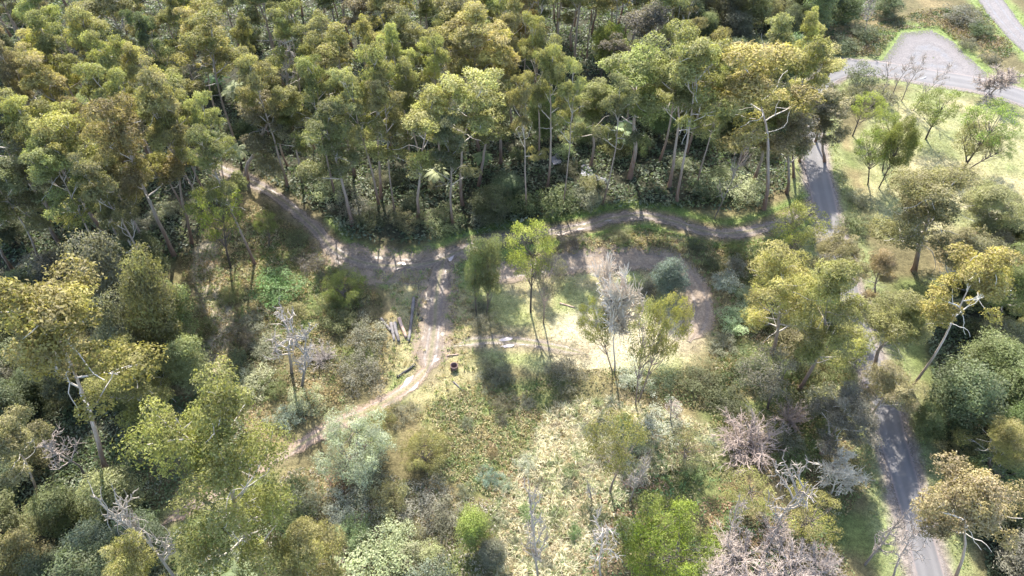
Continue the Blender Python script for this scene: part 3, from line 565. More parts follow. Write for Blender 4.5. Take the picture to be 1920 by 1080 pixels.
# --- big gums at lower left
tree('gum', (200, 880), (70, 515), 250, 'yellow', 'big yellow-crowned gum with thick bare trunk leaning left at left edge', var=5, rotz=.4)
tree('spread', (300, 790), (225, 640), 150, 'yellow', 'smaller yellow gum crown just right of the big yellow-crowned gum', var=3)
tree('spread', (495, 1085), (372, 700), 235, 'olive', 'huge olive gum filling lower left, trunk rising to the left', var=1)
tree('spread', (600, 1120), (555, 960), 130, 'olive', 'low olive gum at the bottom edge right of the huge olive gum', var=2)
tree('gum', (70, 940), (15, 760), 110, 'dolive', 'dull olive gum on twin pale trunks at the left edge', var=2)
tree('spread', (270, 1160), (215, 1005), 115, 'yolive', 'yellow-olive crown at the bottom edge under the big dead tree', var=3)
for i, (bx, by, tx, ty, wd, c) in enumerate(((240, 640, 165, 435, 110, 'dkgrey'), (320, 690, 255, 470, 100, 'dolive'), (340, 660, 305, 530, 80, 'green'), (250, 720, 195, 560, 100, 'dkgrey'), (370, 740, 335, 640, 70, 'dolive'), (300, 620, 265, 530, 70, 'tan'), (130, 520, 105, 470, 55, 'brown'))):
    tree('column', (bx, by), (tx, ty), wd, c)
# --- gums along the forest edge whose trunks show
for bx, by, tx, ty, wd, c, lb in (
 (868, 384, 885, 112, 135, 'yolive', 'gum with orange trunk and white limbs rising behind the muddy junction'), (784, 414, 806, 168, 145, 'yolive', 'gum with long white lower limbs reaching left, nearest the junction'),
 (665, 328, 622, 45, 110, 'olive', 'gum with long straight pale trunk left of the white-limbed pair'), (715, 372, 690, 75, 90, 'olive', None), (563, 342, 545, 150, 85, 'olive', None),
 (464, 342, 515, 155, 125, 'brown', 'brownish gum with orange trunk where the track leaves the forest'), (898, 348, 925, 150, 100, 'olive', None), (1107, 314, 1128, 138, 100, 'olive', 'gum with bent orange trunk standing in the white swamp pool'),
 (1181, 336, 1200, 62, 140, 'olive', 'gum with tall straight grey-pink trunk right of the swamp pool'), (1254, 353, 1278, 92, 125, 'olive', 'gum with orange trunk, left of a close pair above the track bend'), (1269, 382, 1310, 62, 140, 'olive', 'gum with orange trunk, right of a close pair above the track bend'),
 (1431, 392, 1440, 68, 175, 'yolive', 'largest dense yellow-olive gum left of the road, above the track'), (1490, 330, 1510, 55, 120, 'yolive', None), (1475, 360, 1490, 190, 110, 'tan', 'tan-tipped gum crown overhanging the track where it nears the road'), (1530, 262, 1548, 88, 95, 'yolive', None), (1500, 300, 1520, 165, 100, 'brown', None), (1548, 300, 1560, 165, 95, 'brown', 'brown crown hanging over the sealed road at its upper bend'),
 (327, 480, 190, 172, 130, 'olive', 'tall gum with long bare pale trunk leaning left, beside rough track'), (360, 458, 292, 112, 110, 'olive', 'tall gum with short visible trunk, right of the long bare pale trunk'), (277, 488, 190, 262, 95, 'olive', 'gum with slim orange trunk at the left forest\'s lower edge'),
 (237, 474, 150, 290, 95, 'dolive', None), (73, 492, -10, 290, 110, 'dolive', None), (117, 462, 40, 270, 110, 'dolive', None), (23, 505, -60, 330, 110, 'dolive', None), (418, 254, 352, 8, 92, 'yolive', None), (305, 262, 300, 88, 85, 'olive', None), (620, 262, 605, 60, 80, 'olive', None)):
    tree('gum', (bx, by), (tx, ty), wd * 1.0, c, lb)
tree('fan', (1339, 412), (1412, 238), 55, 'grey', 'leafless pale tree leaning right above the track, fine upright twigs', var=0, woodtint=(.85, .76, .72))
tree('dead', (540, 200), (535, 22), 45, 'grey', 'bleached dead spar standing among the far forest crowns', var=1, woodtint=(1.2, 1.15, 1.1))
tree('dead', (830, 190), (828, 70), 60, 'grey', 'pale leafless tree showing through the middle of the forest canopy', var=2, woodtint=(1.1, 1.08, .95))
tree('dead', (1518, 52), (1535, -25), 30, 'grey', 'bleached dead trunk in dark scrub, left of two near the gravel lot', var=1, woodtint=(1.1, 1.05, 1.0))
tree('dead', (1616, 72), (1640, -20), 30, 'grey', 'bleached dead trunk in dark scrub, right of two near the gravel lot', var=2, woodtint=(1.0, .92, .88))
# --- forest canopy crowns read off the photo
for tx, ty, wd, c in ((50, 22, 85, 'olive'), (140, 12, 95, 'olive'), (43, 52, 90, 'yolive'), (127, 45, 62, 'yolive'), (167, 62, 82, 'yolive'), (40, 102, 110, 'olive'), (20, 165, 110, 'yolive'), (93, 202, 140, 'yolive'), (233, 88, 72, 'yolive'), (207, 115, 90, 'olive'),
  (430, 24, 66, 'olive'), (520, 20, 80, 'olive'), (585, 30, 80, 'olive'), (690, 22, 72, 'yolive'), (731, 28, 66, 'yolive'), (800, 70, 74, 'yolive'), (760, 92, 74, 'olive'), (878, 5, 120, 'yolive'), (1020, 28, 74, 'olive'), (935, 60, 110, 'yolive'), (1040, 60, 76, 'yolive'), (992, 146, 66, 'yolive'), (60, 270, 110, 'olive'),
  (1075, 118, 62, 'olive'), (1215, 2, 130, 'dkgrey'), (1290, 42, 90, 'olive'), (1345, 48, 80, 'yolive'), (1370, 100, 80, 'olive'), (283, 160, 85, 'olive'), (370, 236, 84, 'green'), (150, 300, 100, 'dolive'), (455, 90, 80, 'olive'), (560, 100, 80, 'olive'), (265, 20, 60, 'dark'), (340, 170, 70, 'olive'), (660, 130, 90, 'olive'), (700, 160, 80, 'olive'), (1160, 150, 80, 'dolive')):
    crown('gum', (tx, ty), rng.uniform(27, 33), wd * 1.0, c)
crown('wattle', (1137, 48), 16, 52, 'lime', 'lime-green small crown glowing among the far dark forest')
# --- roadside gums and trees right of the clearing
for kd, bx, by, tx, ty, wd, c, lb in (
 ('open', 1485, 490, 1507, 380, 95, 'lime', 'lime-green tree where the dirt track meets the sealed road'), ('spread', 1447, 664, 1485, 448, 135, 'yolive', 'spreading gum with white forked limbs left of the road, beside the clearing'), ('spread', 1498, 730, 1600, 472, 130, 'yolive', 'spreading gum leaning right over the sealed road'),
 ('spread', 1570, 560, 1585, 425, 95, 'brown', 'brownish gum crown hiding the sealed road below its bend'), ('spread', 1640, 560, 1652, 452, 72, 'tan', 'tan gum crown on the right verge of the hidden road'), ('spread', 1638, 695, 1702, 538, 125, 'olive', 'gum with pale bent trunk hiding the middle of the sealed road'),
 ('spread', 1713, 508, 1762, 300, 175, 'olive', 'large gum with red-brown forked trunk at the paddock\'s lower edge'), ('spread', 1742, 568, 1850, 428, 120, 'dolive', 'dull gum with dark grey leaning trunk behind the long pale trunk'), 
 ('open', 1440, 765, 1440, 648, 105, 'grey', 'grey-green low tree under the spreading gum left of the road'), ('spread', 1625, 790, 1690, 672, 95, 'brown', 'brownish low crown over the road\'s left edge below the pale bent trunk'), ('spread', 1540, 850, 1603, 730, 110, 'dkgrey', 'shaded grey-brown tree leaning over the road from its left verge'),
 ('gum', 1790, 1085, 1850, 880, 165, 'tan', 'tan-crowned gum with thick orange trunk at the bottom right corner'), ('spread', 1850, 880, 1895, 768, 105, 'yolive', 'yellow-olive crown at the right edge above the tan-crowned gum'), ('column', 1800, 790, 1825, 700, 120, 'dark', 'dark green dense tree below the long smooth pale trunk'),
 ('spread', 1870, 600, 1915, 470, 100, 'bgreen', 'bright green crown at the right edge beside the leaning pale trunk'), ('spread', 1830, 440, 1880, 335, 110, 'olive', 'olive gum at the paddock\'s right lower corner'), ('column', 1735, 815, 1745, 762, 55, 'green', 'small green bushy tree on the road\'s right verge'), ('open', 1860, 910, 1880, 850, 90, 'green', 'green low tree between the two gums at lower right edge'),
 ('open', 1435, 520, 1440, 455, 60, 'bgreen', 'small green tree on the bank right of the clearing\'s loop'), ('open', 1600, 252, 1642, 168, 62, 'lime', 'lime tree at the paddock\'s left corner near the road'), ('open', 1655, 320, 1668, 198, 54, 'bgreen', 'narrow green tree in the paddock, second from the road'), ('wattle', 1648, 352, 1712, 218, 62, 'bgreen', 'leaning bright green tree, third from the road in the paddock'),
 ('open', 1628, 345, 1640, 238, 70, 'bgreen', 'green tree on the paddock\'s lower left edge above the road'), ('open', 1735, 262, 1768, 165, 82, 'bgreen', 'broad green tree in the upper middle of the paddock'), ('open', 1808, 315, 1878, 185, 90, 'bgreen', 'green tree with dark forked trunk alone in the right paddock'), ('open', 1810, 315, 1838, 228, 80, 'olive', 'olive lower crown beside the dark forked trunk in the right paddock'), ('open', 1815, 318, 1905, 240, 60, 'green', 'dark green lower crown at the right edge of the paddock')):
    tree(kd, (bx, by), (tx, ty), wd, c, lb, var=5 if kd == 'gum' else None)
tree('gum', (1703, 732), (1885, 465), 135, 'yolive', 'large gum on long smooth pale trunk leaning right, right of road', var=5, woodtint=(1.35, 1.4, 1.42))
tree('bare', (1855, 182), (1872, 118), 88, 'grey', 'domed leafless tree beside the cross road near the right edge', var=1, woodtint=(1.0, .9, .86))
for i, (bx, by, tx, ty) in enumerate(((1672, 180, 1708, 92), (1690, 190, 1732, 88), (1712, 208, 1785, 102), (1655, 175, 1680, 110))):
    tree('fan', (bx, by), (tx, ty), 42, 'grey', ('thin leafless sapling before the gravel lot, second from left', 'thin leafless sapling before the gravel lot, third from left', 'thin leafless sapling leaning farthest right before the gravel lot', 'thin leafless sapling before the gravel lot, leftmost')[i], var=0, woodtint=(1.1, 1.0, .95))
for i, (bx, by, wd, H, c) in enumerate(((1610, 168, 66, 6, 'grey'), (1640, 200, 60, 4.5, 'dkgrey'), (1590, 190, 40, 4, 'grey'))):
    put('broad', *at(bx, by), H, wd * proj(*at(bx, by))[2] / F, c, ('grey-green bushy shrub at the road junction, largest of three', 'dark tangled shrub below the bushy shrub at the road junction', 'small grey shrub at the road\'s edge by the junction')[i])
for i, (px, py) in enumerate(((420, 158), (445, 175), (408, 145), (445, 165), (1170, 240), (1160, 262), (1235, 235), (388, 8), (905, 300), (820, 330), (470, 1078), (455, 290))):
    p = at(px, py + 25); put('fern', p[0], p[1], rng.uniform(4.2, 6.5), rng.uniform(4.5, 5.5), 'pale' if i % 2 else 'fresh')

# ------------------------------------------------------------------ fill the woods
def vis(x, y): a, b, _ = proj(x, y, 14); return -120 < a < 2040 and -75 < b < 1200
def hides(x, y):      # keep ground clear around the bare trunks that the photo shows whole
    a, b, _ = proj(x, y, 4); return (1690 < a < 1850 and 590 < b < 745) or (1770 < a < 1920 and 960 < b < 1090) or (1690 < a < 1900 and 560 < b < 600) or (60 < a < 215 and 740 < b < 890)
def clear_of(x, y, d):
    A = np.array([(q['x'], q['y'], min(q['r'], 4) * .35) for q in placed if q['kind'] != 'fern'])
    return bool((np.hypot(A[:, 0] - x, A[:, 1] - y) > d + A[:, 2]).all())
def fill(Q, n, dmin, pick, tries=5000):
    lo, hi = Q.min(0), Q.max(0); got = 0; P = rng.uniform(lo, hi, (tries, 2)); P = P[inside(P, Q)]
    P = P[np.min([polydist(P, l[::12]) for l in (ROAD, CROSS, TRACK, SPUR, RUTS, OVAL)], 0) > np.where(P[:, 1] < 0, 0, 4.5)]
    for x, y in P:
        if got >= n: break
        if vis(x, y) and not hides(x, y) and clear_of(x, y, dmin): got += bool(pick(x, y))
def pickA(x, y):
    a, b, _ = proj(x, y, 15)
    far = y > 165
    if a > 1390 and b < 130:
        return put('column', x, y, rng.uniform(7, 12), rng.uniform(6, 9), rng.choice(['dark', 'dark', 'green', 'dkgrey']))
    if 1000 < a < 1420 and y < 135 and rng.random() < .7:
        return put('column', x, y, rng.uniform(6, 12), rng.uniform(5, 7), rng.choice(['dark', 'green', 'dark', 'dolive']))
    k = rng.random()
    if k < .72: return put('gum', x, y, rng.uniform(22, 34), rng.uniform(6.5, 11), rng.choice(['olive', 'olive', 'yolive', 'dolive', 'olive', 'brown']))
    else: return put('column', x, y, rng.uniform(4, 9), rng.uniform(4.5, 7), rng.choice(['dark', 'green', 'dolive', 'dark']))
def pickT(x, y):
    a, b, _ = proj(x, y, 12)
    if a < 1290: return put('gum', x, y, rng.uniform(20, 30), rng.uniform(6.5, 10), rng.choice(['olive', 'dolive', 'yolive', 'dolive']))
    return put('column', x, y, rng.uniform(7, 15), rng.uniform(5, 8.5), rng.choice(['dark', 'dark', 'green', 'dkgrey', 'dolive']))
fill(AT([(900, 110), (1200, 120), (1440, 85), (1560, 62), (1640, 25), (1690, -60), (900, -60)]), 46, 3.6, pickT)
fill(AT([(1655, 30), (1720, 14), (1790, 24), (1835, 6), (1800, -80), (1640, -80)]), 18, 2.6, lambda x, y: put('column', x, y, rng.uniform(4, 8), rng.uniform(5, 7.5), rng.choice(['dark', 'green', 'dkgrey', 'dolive', 'grey'])))
fill(FORESTA, 130, 4.6, pickA)
def pickB(x, y):
    if vis(x, y): return put('column', x, y, rng.uniform(6, 13), rng.uniform(5, 8), rng.choice(['dark', 'green', 'dark', 'dolive', 'dkgrey']))
fill(FORESTB, 34, 4.0, pickB)
fill(FORESTC, 30, 4.0, lambda x, y: vis(x, y) and put('column', x, y, rng.uniform(5, 10), rng.uniform(5, 8), rng.choice(['dark', 'green', 'dolive', 'dkgrey'])))
# --- shrubs: read off the photo first, then the understorey
for px, py, wd, H, c, kd, lb in (
 (905, 610, 62, 2.6, 'dkgrey', 'shrub', 'dark bramble mound under the pair of narrow evergreens'), (905, 575, 50, 2.2, 'dkgrey', 'shrub', 'bramble behind the trunks of the narrow evergreens'), (690, 640, 100, 3.2, 'grey', 'shrub', 'big grey-green bramble bank left of the stacked logs'), (680, 700, 110, 3.0, 'dkgrey', 'shrub', 'dark bramble bank left of the dark log by the puddle'),
 (640, 610, 80, 3.4, 'dolive', 'shrub', 'dull olive shrub under the small round green tree'), (930, 710, 80, 3.0, 'dkgrey', 'shrub', 'dark bramble right of the rusty drum'), (945, 760, 60, 2.4, 'dkgrey', 'shrub', 'dark bramble lowest of the strip below the rusty drum'), (1065, 700, 90, 2.6, 'grey', 'shrub', 'grey bramble at the clearing\'s lower left edge'), (1180, 705, 80, 2.4, 'silver', 'shrub', 'silvery bramble round the bare white tree\'s foot'),
 (1240, 720, 80, 2.2, 'dark', 'shrub', 'dark green scrub below the forked yellow-green trees'), (1310, 715, 90, 2.0, 'green', 'shrub', 'low green scrub at the clearing\'s lower right'), (1215, 545, 50, 1.6, 'dkgrey', 'shrub', 'brown low bush left of the blue-green cone'), (1070, 460, 56, 2.2, 'dkgrey', 'shrub', 'dark bramble on the bank just right of the lime-green tree'), (1160, 450, 50, 1.6, 'dolive', 'shrub', 'olive bramble on the bank below the track\'s pale bend'),
 (1300, 470, 46, 1.8, 'dark', 'shrub', 'dark scrub at the loop track\'s upper right'), (1335, 505, 50, 2.0, 'dark', 'shrub', 'dark scrub outside the loop track\'s right curve'), (1360, 540, 56, 2.2, 'silver', 'broad', 'silvery shrub outside the loop track\'s right curve'), (1375, 610, 70, 2.4, 'pale', 'broad', 'pale green shrub right of the clearing\'s muddy loop end'), (1350, 650, 60, 2.2, 'grey', 'broad', 'grey-green shrub below the pale shrub right of the loop'),
 (665, 400, 90, 3.0, 'grey', 'shrub', 'grey bramble mound in the crook of the track\'s bend'), (620, 365, 70, 3.6, 'pale', 'broad', 'pale green bush above the track where it bends'), (700, 420, 80, 3.0, 'dark', 'shrub', 'dark bramble right of the grey mound in the track\'s crook'), (760, 425, 70, 2.8, 'dolive', 'shrub', 'olive scrub above the muddy junction\'s left side'), (830, 425, 80, 3.0, 'green', 'broad', 'green scrub above the muddy junction\'s right side'),
 (915, 410, 70, 4.5, 'grey', 'broad', 'grey-green bush above the track left of the lime tree'), (975, 395, 70, 4.8, 'green', 'broad', 'green bush behind the lime tree\'s crown'), (1040, 390, 80, 5.2, 'green', 'broad', 'tall green bush below the swamp pool'), (1100, 385, 60, 4.0, 'grey', 'broad', 'grey-green bush between swamp pool and track'), (1390, 370, 90, 4.0, 'pale', 'broad', 'pale flowering bush right of the leaning leafless tree'), (1330, 370, 70, 4.0, 'dark', 'broad', 'dark bush left of the leaning leafless tree\'s foot'),
 (700, 1060, 130, 4.6, 'pale', 'broad', 'large pale green leafy bush at the bottom edge left of centre'), (745, 1010, 80, 3.8, 'pale', 'broad', 'pale green leafy bush, upper right of the large pale one'), (660, 1000, 70, 3.4, 'fresh', 'broad', 'fresh green leafy bush, upper left of the large pale one'), (805, 1040, 50, 2.6, 'pale', 'broad', 'small pale green bush with reddish neighbour at bottom left of centre'), (785, 1005, 34, 2.0, 'brown', 'broad', 'small reddish-brown bush among pale green bushes'),
 (700, 920, 130, 2.4, 'grey', 'shrub', 'grey tangled scrub below the large silvery wattle'), (800, 955, 120, 2.0, 'grey', 'shrub', 'grey twiggy mound above the narrow bright-topped tree'), (920, 900, 50, 2.0, 'blue', 'shrub', 'small blue-grey round shrub in brown grass at lower centre'), (870, 925, 40, 1.4, 'dkgrey', 'shrub', 'brown low shrub left of the blue-grey round shrub'), (750, 780, 70, 2.2, 'dkgrey', 'shrub', 'dark scrub at the glade\'s lower left'), (720, 790, 60, 3, 'olive', 'shrub', 'olive shrub between silvery wattle and glade'),
 (470, 620, 80, 2.6, 'grey', 'shrub', 'grey-green shrub left of the dead white branching tree'), (440, 560, 60, 2.0, 'dolive', 'shrub', 'olive shrub in rough grass right of the pale foot track'), (590, 500, 70, 2.0, 'dkgrey', 'shrub', 'brown bramble patch left of the track\'s lower bend'), (560, 450, 60, 1.6, 'dolive', 'shrub', 'low bramble patch left of the track on the grassy bank'), (500, 660, 70, 2.6, 'grey', 'broad', 'grey bush below the grey-green shrub near the dead tree'), (480, 720, 80, 3.0, 'pale', 'broad', 'pale bush left of the thin dead tree\'s foot'), (540, 790, 70, 2.2, 'silver', 'shrub', 'silvery low scrub beside the red dirt track'),
 (640, 960, 90, 2.6, 'silver', 'shrub', 'silvery scrub under the large wattle\'s left side'), (1240, 790, 100, 2.4, 'silver', 'shrub', 'silvery-grey scrub behind the forked tall tree'), (1180, 1000, 60, 1.6, 'fresh', 'broad', 'green leafy patch above the low dead white tree'), (1110, 975, 60, 1.4, 'dark', 'broad', 'dark green leafy patch in pale tussocks'), (1300, 880, 60, 2.0, 'green', 'broad', 'green bush below the medium olive tree'), (1560, 1000, 50, 1.6, 'green', 'shrub', 'low green shrub on the verge right of the thickets'),
 (1812, 88, 46, 3.2, 'dkgrey', 'shrub', 'dark scrub on the strip right of the gravel lot'), (1800, 40, 70, 4.5, 'grey', 'broad', 'grey bush at the upper end of the strip beyond the gravel lot'), (1838, 66, 50, 4.0, 'dark', 'broad', 'dark bush at the strip\'s right side by the gravel track'), (1852, 116, 44, 2.6, 'dkgrey', 'shrub', 'brown scrub at the strip\'s lower end'), (1580, 95, 60, 3.6, 'dark', 'broad', 'dark bush left of the gravel lot\'s grass'), (1620, 70, 60, 3.4, 'dark', 'broad', 'dark bush behind the gravel lot\'s grass'),
 (1600, 430, 60, 3.0, 'green', 'broad', 'green bush on the road\'s right verge'), (1610, 380, 46, 2.6, 'grey', 'broad', 'grey bush on the right verge opposite the dirt track'), (1560, 620, 60, 3.0, 'dark', 'broad', 'dark bush at the road\'s left edge under the gums'), (1400, 700, 90, 2.4, 'dark', 'shrub', 'dark scrub under the grey-green low tree')):
    p = at(px, py); put(kd, p[0], p[1], H * .78, wd * proj(*p)[2] / F, c, lb)
def pickS(x, y):
    if vis(x, y): return put('broad' if rng.random() < .5 else 'shrub', x, y, rng.uniform(1.8, 4.2), rng.uniform(3.5, 6.5), rng.choice(['dark', 'green', 'dark', 'grey', 'dolive', 'pale', 'green']))
fill(AT([(-100, 520), (300, 500), (455, 340), (610, 405), (760, 452), (900, 430), (1040, 402), (1200, 388), (1400, 388), (1470, 350), (1480, 200), (1480, 120), (-100, 120)]), 110, 2.4, pickS)
fill(AT([(380, 640), (480, 560), (620, 560), (720, 560), (720, 740), (600, 800), (480, 860), (400, 760)]), 7, 2.0, pickS)
fill(TUSS, 26, 1.2, lambda x, y: vis(x, y) and put(rng.choice(['shrub', 'broad', 'shrub']), x, y, rng.uniform(.8, 1.9), rng.uniform(1.6, 3.6), rng.choice(['grey', 'fresh', 'dkgrey', 'pale', 'green', 'brown', 'silver'])))
fill(BROWN, 7, 1.2, lambda x, y: vis(x, y) and put('shrub', x, y, rng.uniform(.6, 1.3), rng.uniform(1.5, 3), rng.choice(['dkgrey', 'brown', 'dolive', 'grey'])))
fill(FORESTB, 40, 2.0, pickS); fill(FORESTC, 36, 2.0, pickS)
fill(AT([(540, 900), (720, 900), (840, 960), (860, 1140), (540, 1140)]), 12, 1.8, pickS); fill(AT([(1330, 470), (1500, 480), (1580, 620), (1600, 760), (1500, 900), (1340, 780), (1400, 640)]), 24, 2.0, pickS)

# ------------------------------------------------------------------ small things in the glade
def log_mesh(name, L, r, mat, seed, tapered=.75):
    g = np.random.default_rng(seed); n = 9; t = np.linspace(-.5, .5, n); pts = np.stack([t * L, np.interp(t, [-.5, -.1, .3, .5], g.normal(0, .035, 4)), np.zeros(n)], 1)
    tb = Tubes(); rr = r * np.linspace(1, tapered, n) * g.uniform(.93, 1.07, n)
    pts = np.vstack([pts[:1], pts, pts[-1:]]); rr = np.r_[.02, rr, .02]; pts[0, 0] -= .001; pts[-1, 0] += .001; tb.add(pts, rr, 9, np.r_[0, g.uniform(0, 1, n), 0])
    return tb.mesh(name, mat)
def log(a, b, r, mat, label, seed, name='fallen_log'):
    A, B = at(*a), at(*b); c = (A + B) / 2; L = np.hypot(*(B - A)); o = link(name, log_mesh(name, L, r, mat, seed), label=label, cat='log', group='logs lying in the glade', color=(1, 1, 1))
    za, zb = h1(*A), h1(*B); o.location = (*c, (za + zb) / 2 + r * .8); o.rotation_euler = (0, -math.atan2(zb - za, L), math.atan2(*(B - A)[::-1])); return o
log((776, 560), (767, 643), .31, CHARLOG, 'longest dark grey log lying left of the muddy spur', 1); log((749, 603), (763, 636), .34, REDLOG, 'reddish split log with pale wood beside the longest log', 2)
log((741, 612), (749, 645), .33, CHARLOG, 'grey log just left of the reddish split log', 3); log((735, 613), (740, 645), .3, CHARLOG, 'grey log, second left of the reddish split log', 4); log((716, 604), (735, 628), .3, CHARLOG, 'grey log lying askew at the bramble bank, leftmost of the logs', 5)
log((779, 685), (746, 711), .2, DARK, 'dark log lying slantwise left of the puddle', 6); log((850, 717), (870, 735), .12, CHARLOG, 'thin grey stick in brown grass below the rusty drum', 7, 'fallen_branch'); log((1050, 566), (1078, 574), .13, REDLOG, 'thin fallen branch in grass between lime tree and bare white tree', 8, 'fallen_branch')
log((838, 668), (860, 665), .14, REDLOG, 'short pale branch lying across the spur right of the puddle', 9, 'fallen_branch')
dp = at(852, 692); dr = link('rusty_drum', None, label='rusty red open drum standing in brown grass right of the puddle', cat='drum'); dr.location = (*dp, h1(*dp))
def lathe(name, prof, mat, par, n=20):
    V = []; Fq = []
    for r, z in prof: V += [(r * math.cos(2 * math.pi * i / n), r * math.sin(2 * math.pi * i / n), z) for i in range(n)]
    for k in range(len(prof) - 1): Fq += [(k * n + i, k * n + (i + 1) % n, (k + 1) * n + (i + 1) % n, (k + 1) * n + i) for i in range(n)]
    return link(name, mesh_np(name, V, Fq, mat, None, False), par)
shell = lathe('shell', [(.56, 0), (.57, .03), (.55, .06), (.55, .3), (.58, .33), (.55, .36), (.55, .6), (.58, .63), (.55, .66), (.55, .88), (.51, .88), (.51, .15), (.02, .14)], RUST, dr)
lathe('rim', [(.5, .885), (.5, .93), (.6, .93), (.6, .885), (.5, .885)], RUST, shell)
for i, (px, py, r) in enumerate(((783, 590, .28), (789, 599, .42))):
    p = at(px, py); g = np.random.default_rng(i); pr = [(r * f * g.uniform(.85, 1.15), z * r * 1.1) for f, z in ((.9, -.1), (1, .2), (.85, .5), (.5, .72), (.03, .8))]
    o = lathe('charred_stump', pr, DARK, None, 9); o['label'] = ('small black charred stump right of the longest log', 'larger black charred stump right of the longest log')[i]; o['category'] = 'stump'; o.location = (*p, h1(*p))
pp = at(1730, 149); mk = link('marker_post', None, label='white marker post lying at the cross road\'s grassy edge', cat='post'); mk.location = (*pp, h1(*pp) + .2); mk.rotation_euler = (0, R(82), R(25))
tb = Tubes(); tb.add([(0, 0, -.8), (0, 0, -.79), (0, 0, .79), (0, 0, .8)], [.01, .09, .09, .01], 8); link('shaft', tb.mesh('shaft', WHITE), mk, color=(1, 1, 1)); tb = Tubes(); tb.add([(0, 0, .5), (0, 0, .62)], [.1, .1], 8); link('band', tb.mesh('band', DARK), mk)

# ------------------------------------------------------------------ grass, tussocks, scrub (nobody could count these)
def scatter(Q, n):
    lo, hi = Q.min(0), Q.max(0); P = rng.uniform(lo, hi, (int(n * 2.6), 2)); return P[inside(P, Q)][:n]
def off_tracks(P, extra=0.0):
    m = np.ones(len(P), bool)
    for Q, r in ((ROAD, 3.2), (CROSS, 3.8), (TRACK, 1.5), (SPUR, 1.9), (RUTS, 1.6), (OVAL, 1.8), (FARTRACK, 3)): m &= polydist(P, Q[::5]) > r + extra + rng.normal(0, .35, len(P))
    return P[m & ~inside(P, LOT)]
def blades(P, hgt, wid, lean, nb, cols, spread):
    n = len(P); B = np.repeat(P, nb, 0); H = np.repeat(hgt, nb) * rng.uniform(.55, 1.2, n * nb); a = rng.uniform(0, 6.28, n * nb); rad = np.repeat(spread, nb) * np.sqrt(rng.random(n * nb))
    X = B[:, 0] + np.cos(a) * rad; Y = B[:, 1] + np.sin(a) * rad; Z = hh(X, Y); ln = np.repeat(lean, nb) * rng.uniform(.4, 1.3, n * nb)
    dx, dy = np.cos(a), np.sin(a); b = np.stack([X, Y, Z - .03], 1); s = np.stack([-dy, dx, dx * 0], 1) * (wid / 2 * rng.uniform(.6, 1.4, n * nb))[:, None]
    mid = b + np.stack([dx * ln * H * .35, dy * ln * H * .35, H * .7], 1); tip = b + np.stack([dx * ln * H, dy * ln * H, H * (1 - .35 * ln)], 1)
    V = np.stack([b - s, b + s, mid + s * .8, tip, mid - s * .8], 1).reshape(-1, 3); k = np.arange(n * nb) * 5
    Fq = np.vstack([np.stack([k, k + 1, k + 2, k + 4], 1), np.stack([k + 4, k + 2, k + 3, k + 3], 1)])
    cc = np.repeat(cols, nb, 0) * rng.uniform(.75, 1.25, (n * nb, 1)); return V, Fq[:n * nb], k, np.repeat(cc, 5, 0)
def grass(name, P, hgt, wid, lean, nb, cols, spread, label):
    V, Fq, k, cc = blades(P, hgt, wid, lean, nb, cols, spread); T = np.vstack([np.stack([k, k + 1, k + 2], 1), np.stack([k, k + 2, k + 4], 1), np.stack([k + 4, k + 2, k + 3], 1)])
    link(name, mesh_np(name, V, T, GRASS, {'col': cc}), label=label, cat='grass', kind='stuff')
def tint(P, jitter=.22):
    c = ground_colour(P[:, 0], P[:, 1]); return np.clip(c * rng.uniform(1 - jitter, 1 + jitter, (len(P), 1)) * (1 + rng.normal(0, .07, c.shape)), .01, .6)
P = off_tracks(scatter(TUSS, 2100)); n = len(P); pick = rng.random((n, 1)); cl = np.where(pick < .5, (.4, .36, .25), np.where(pick < .72, (.25, .2, .12), (.17, .19, .09)))
grass('tussock_grass', P, rng.uniform(.4, 1.25, n), .06, rng.uniform(.5, 1.15, n), 26, cl, rng.uniform(.12, .34, n), 'pale straw tussock grass at bottom centre')
P = off_tracks(np.vstack([scatter(BROWN, 1100), scatter(GLADE, 700), scatter(AT([(1040, 470), (1200, 440), (1330, 460), (1380, 560), (1380, 680), (1330, 720), (1340, 560), (1260, 480), (1060, 480)]), 900), scatter(AT([(370, 480), (480, 400), (620, 520), (700, 560), (480, 700), (380, 740)]), 1500)])); n = len(P); pick = rng.random((n, 1)); cl = np.where(pick < .3, (.21, .165, .09), np.where(pick < .62, (.3, .265, .15), (.15, .18, .07)))
grass('rough_grass', P, rng.uniform(.3, .7, n), .09, rng.uniform(.5, 1.0, n), 11, cl, rng.uniform(.15, .35, n), 'brown and green rough grass on the glade and banks')
P = off_tracks(np.vstack([scatter(LAWN, 4200), scatter(GLADE, 3600), scatter(PADDOCK, 5200), scatter(LOTGRASS, 900)]), -.3); n = len(P); cl = tint(P) * 1.08
grass('short_grass', P, rng.uniform(.08, .24, n), .09, rng.uniform(.5, 1.1, n), 5, cl, rng.uniform(.2, .5, n), 'short grass of the clearing and paddock')
Pv = []
for Q, a, b, n in ((ROAD, 3.3, 6.2, 2600), (CROSS, 3.9, 7, 900), (TRACK, 2.3, 4.2, 1600), (FARTRACK, 3.2, 6, 500)):
    i = rng.integers(0, len(Q), n); Pv.append(Q[i] + unit(rng.normal(0, 1, (n, 2))) * rng.uniform(a, b, (n, 1)))
P = off_tracks(np.vstack(Pv)); n = len(P); cl = tint(P) * np.array((1, 1.04, .95))
grass('verge_grass', P, rng.uniform(.15, .4, n), .1, rng.uniform(.5, 1.1, n), 6, cl, rng.uniform(.2, .5, n), 'green grass on the verges of road and tracks')

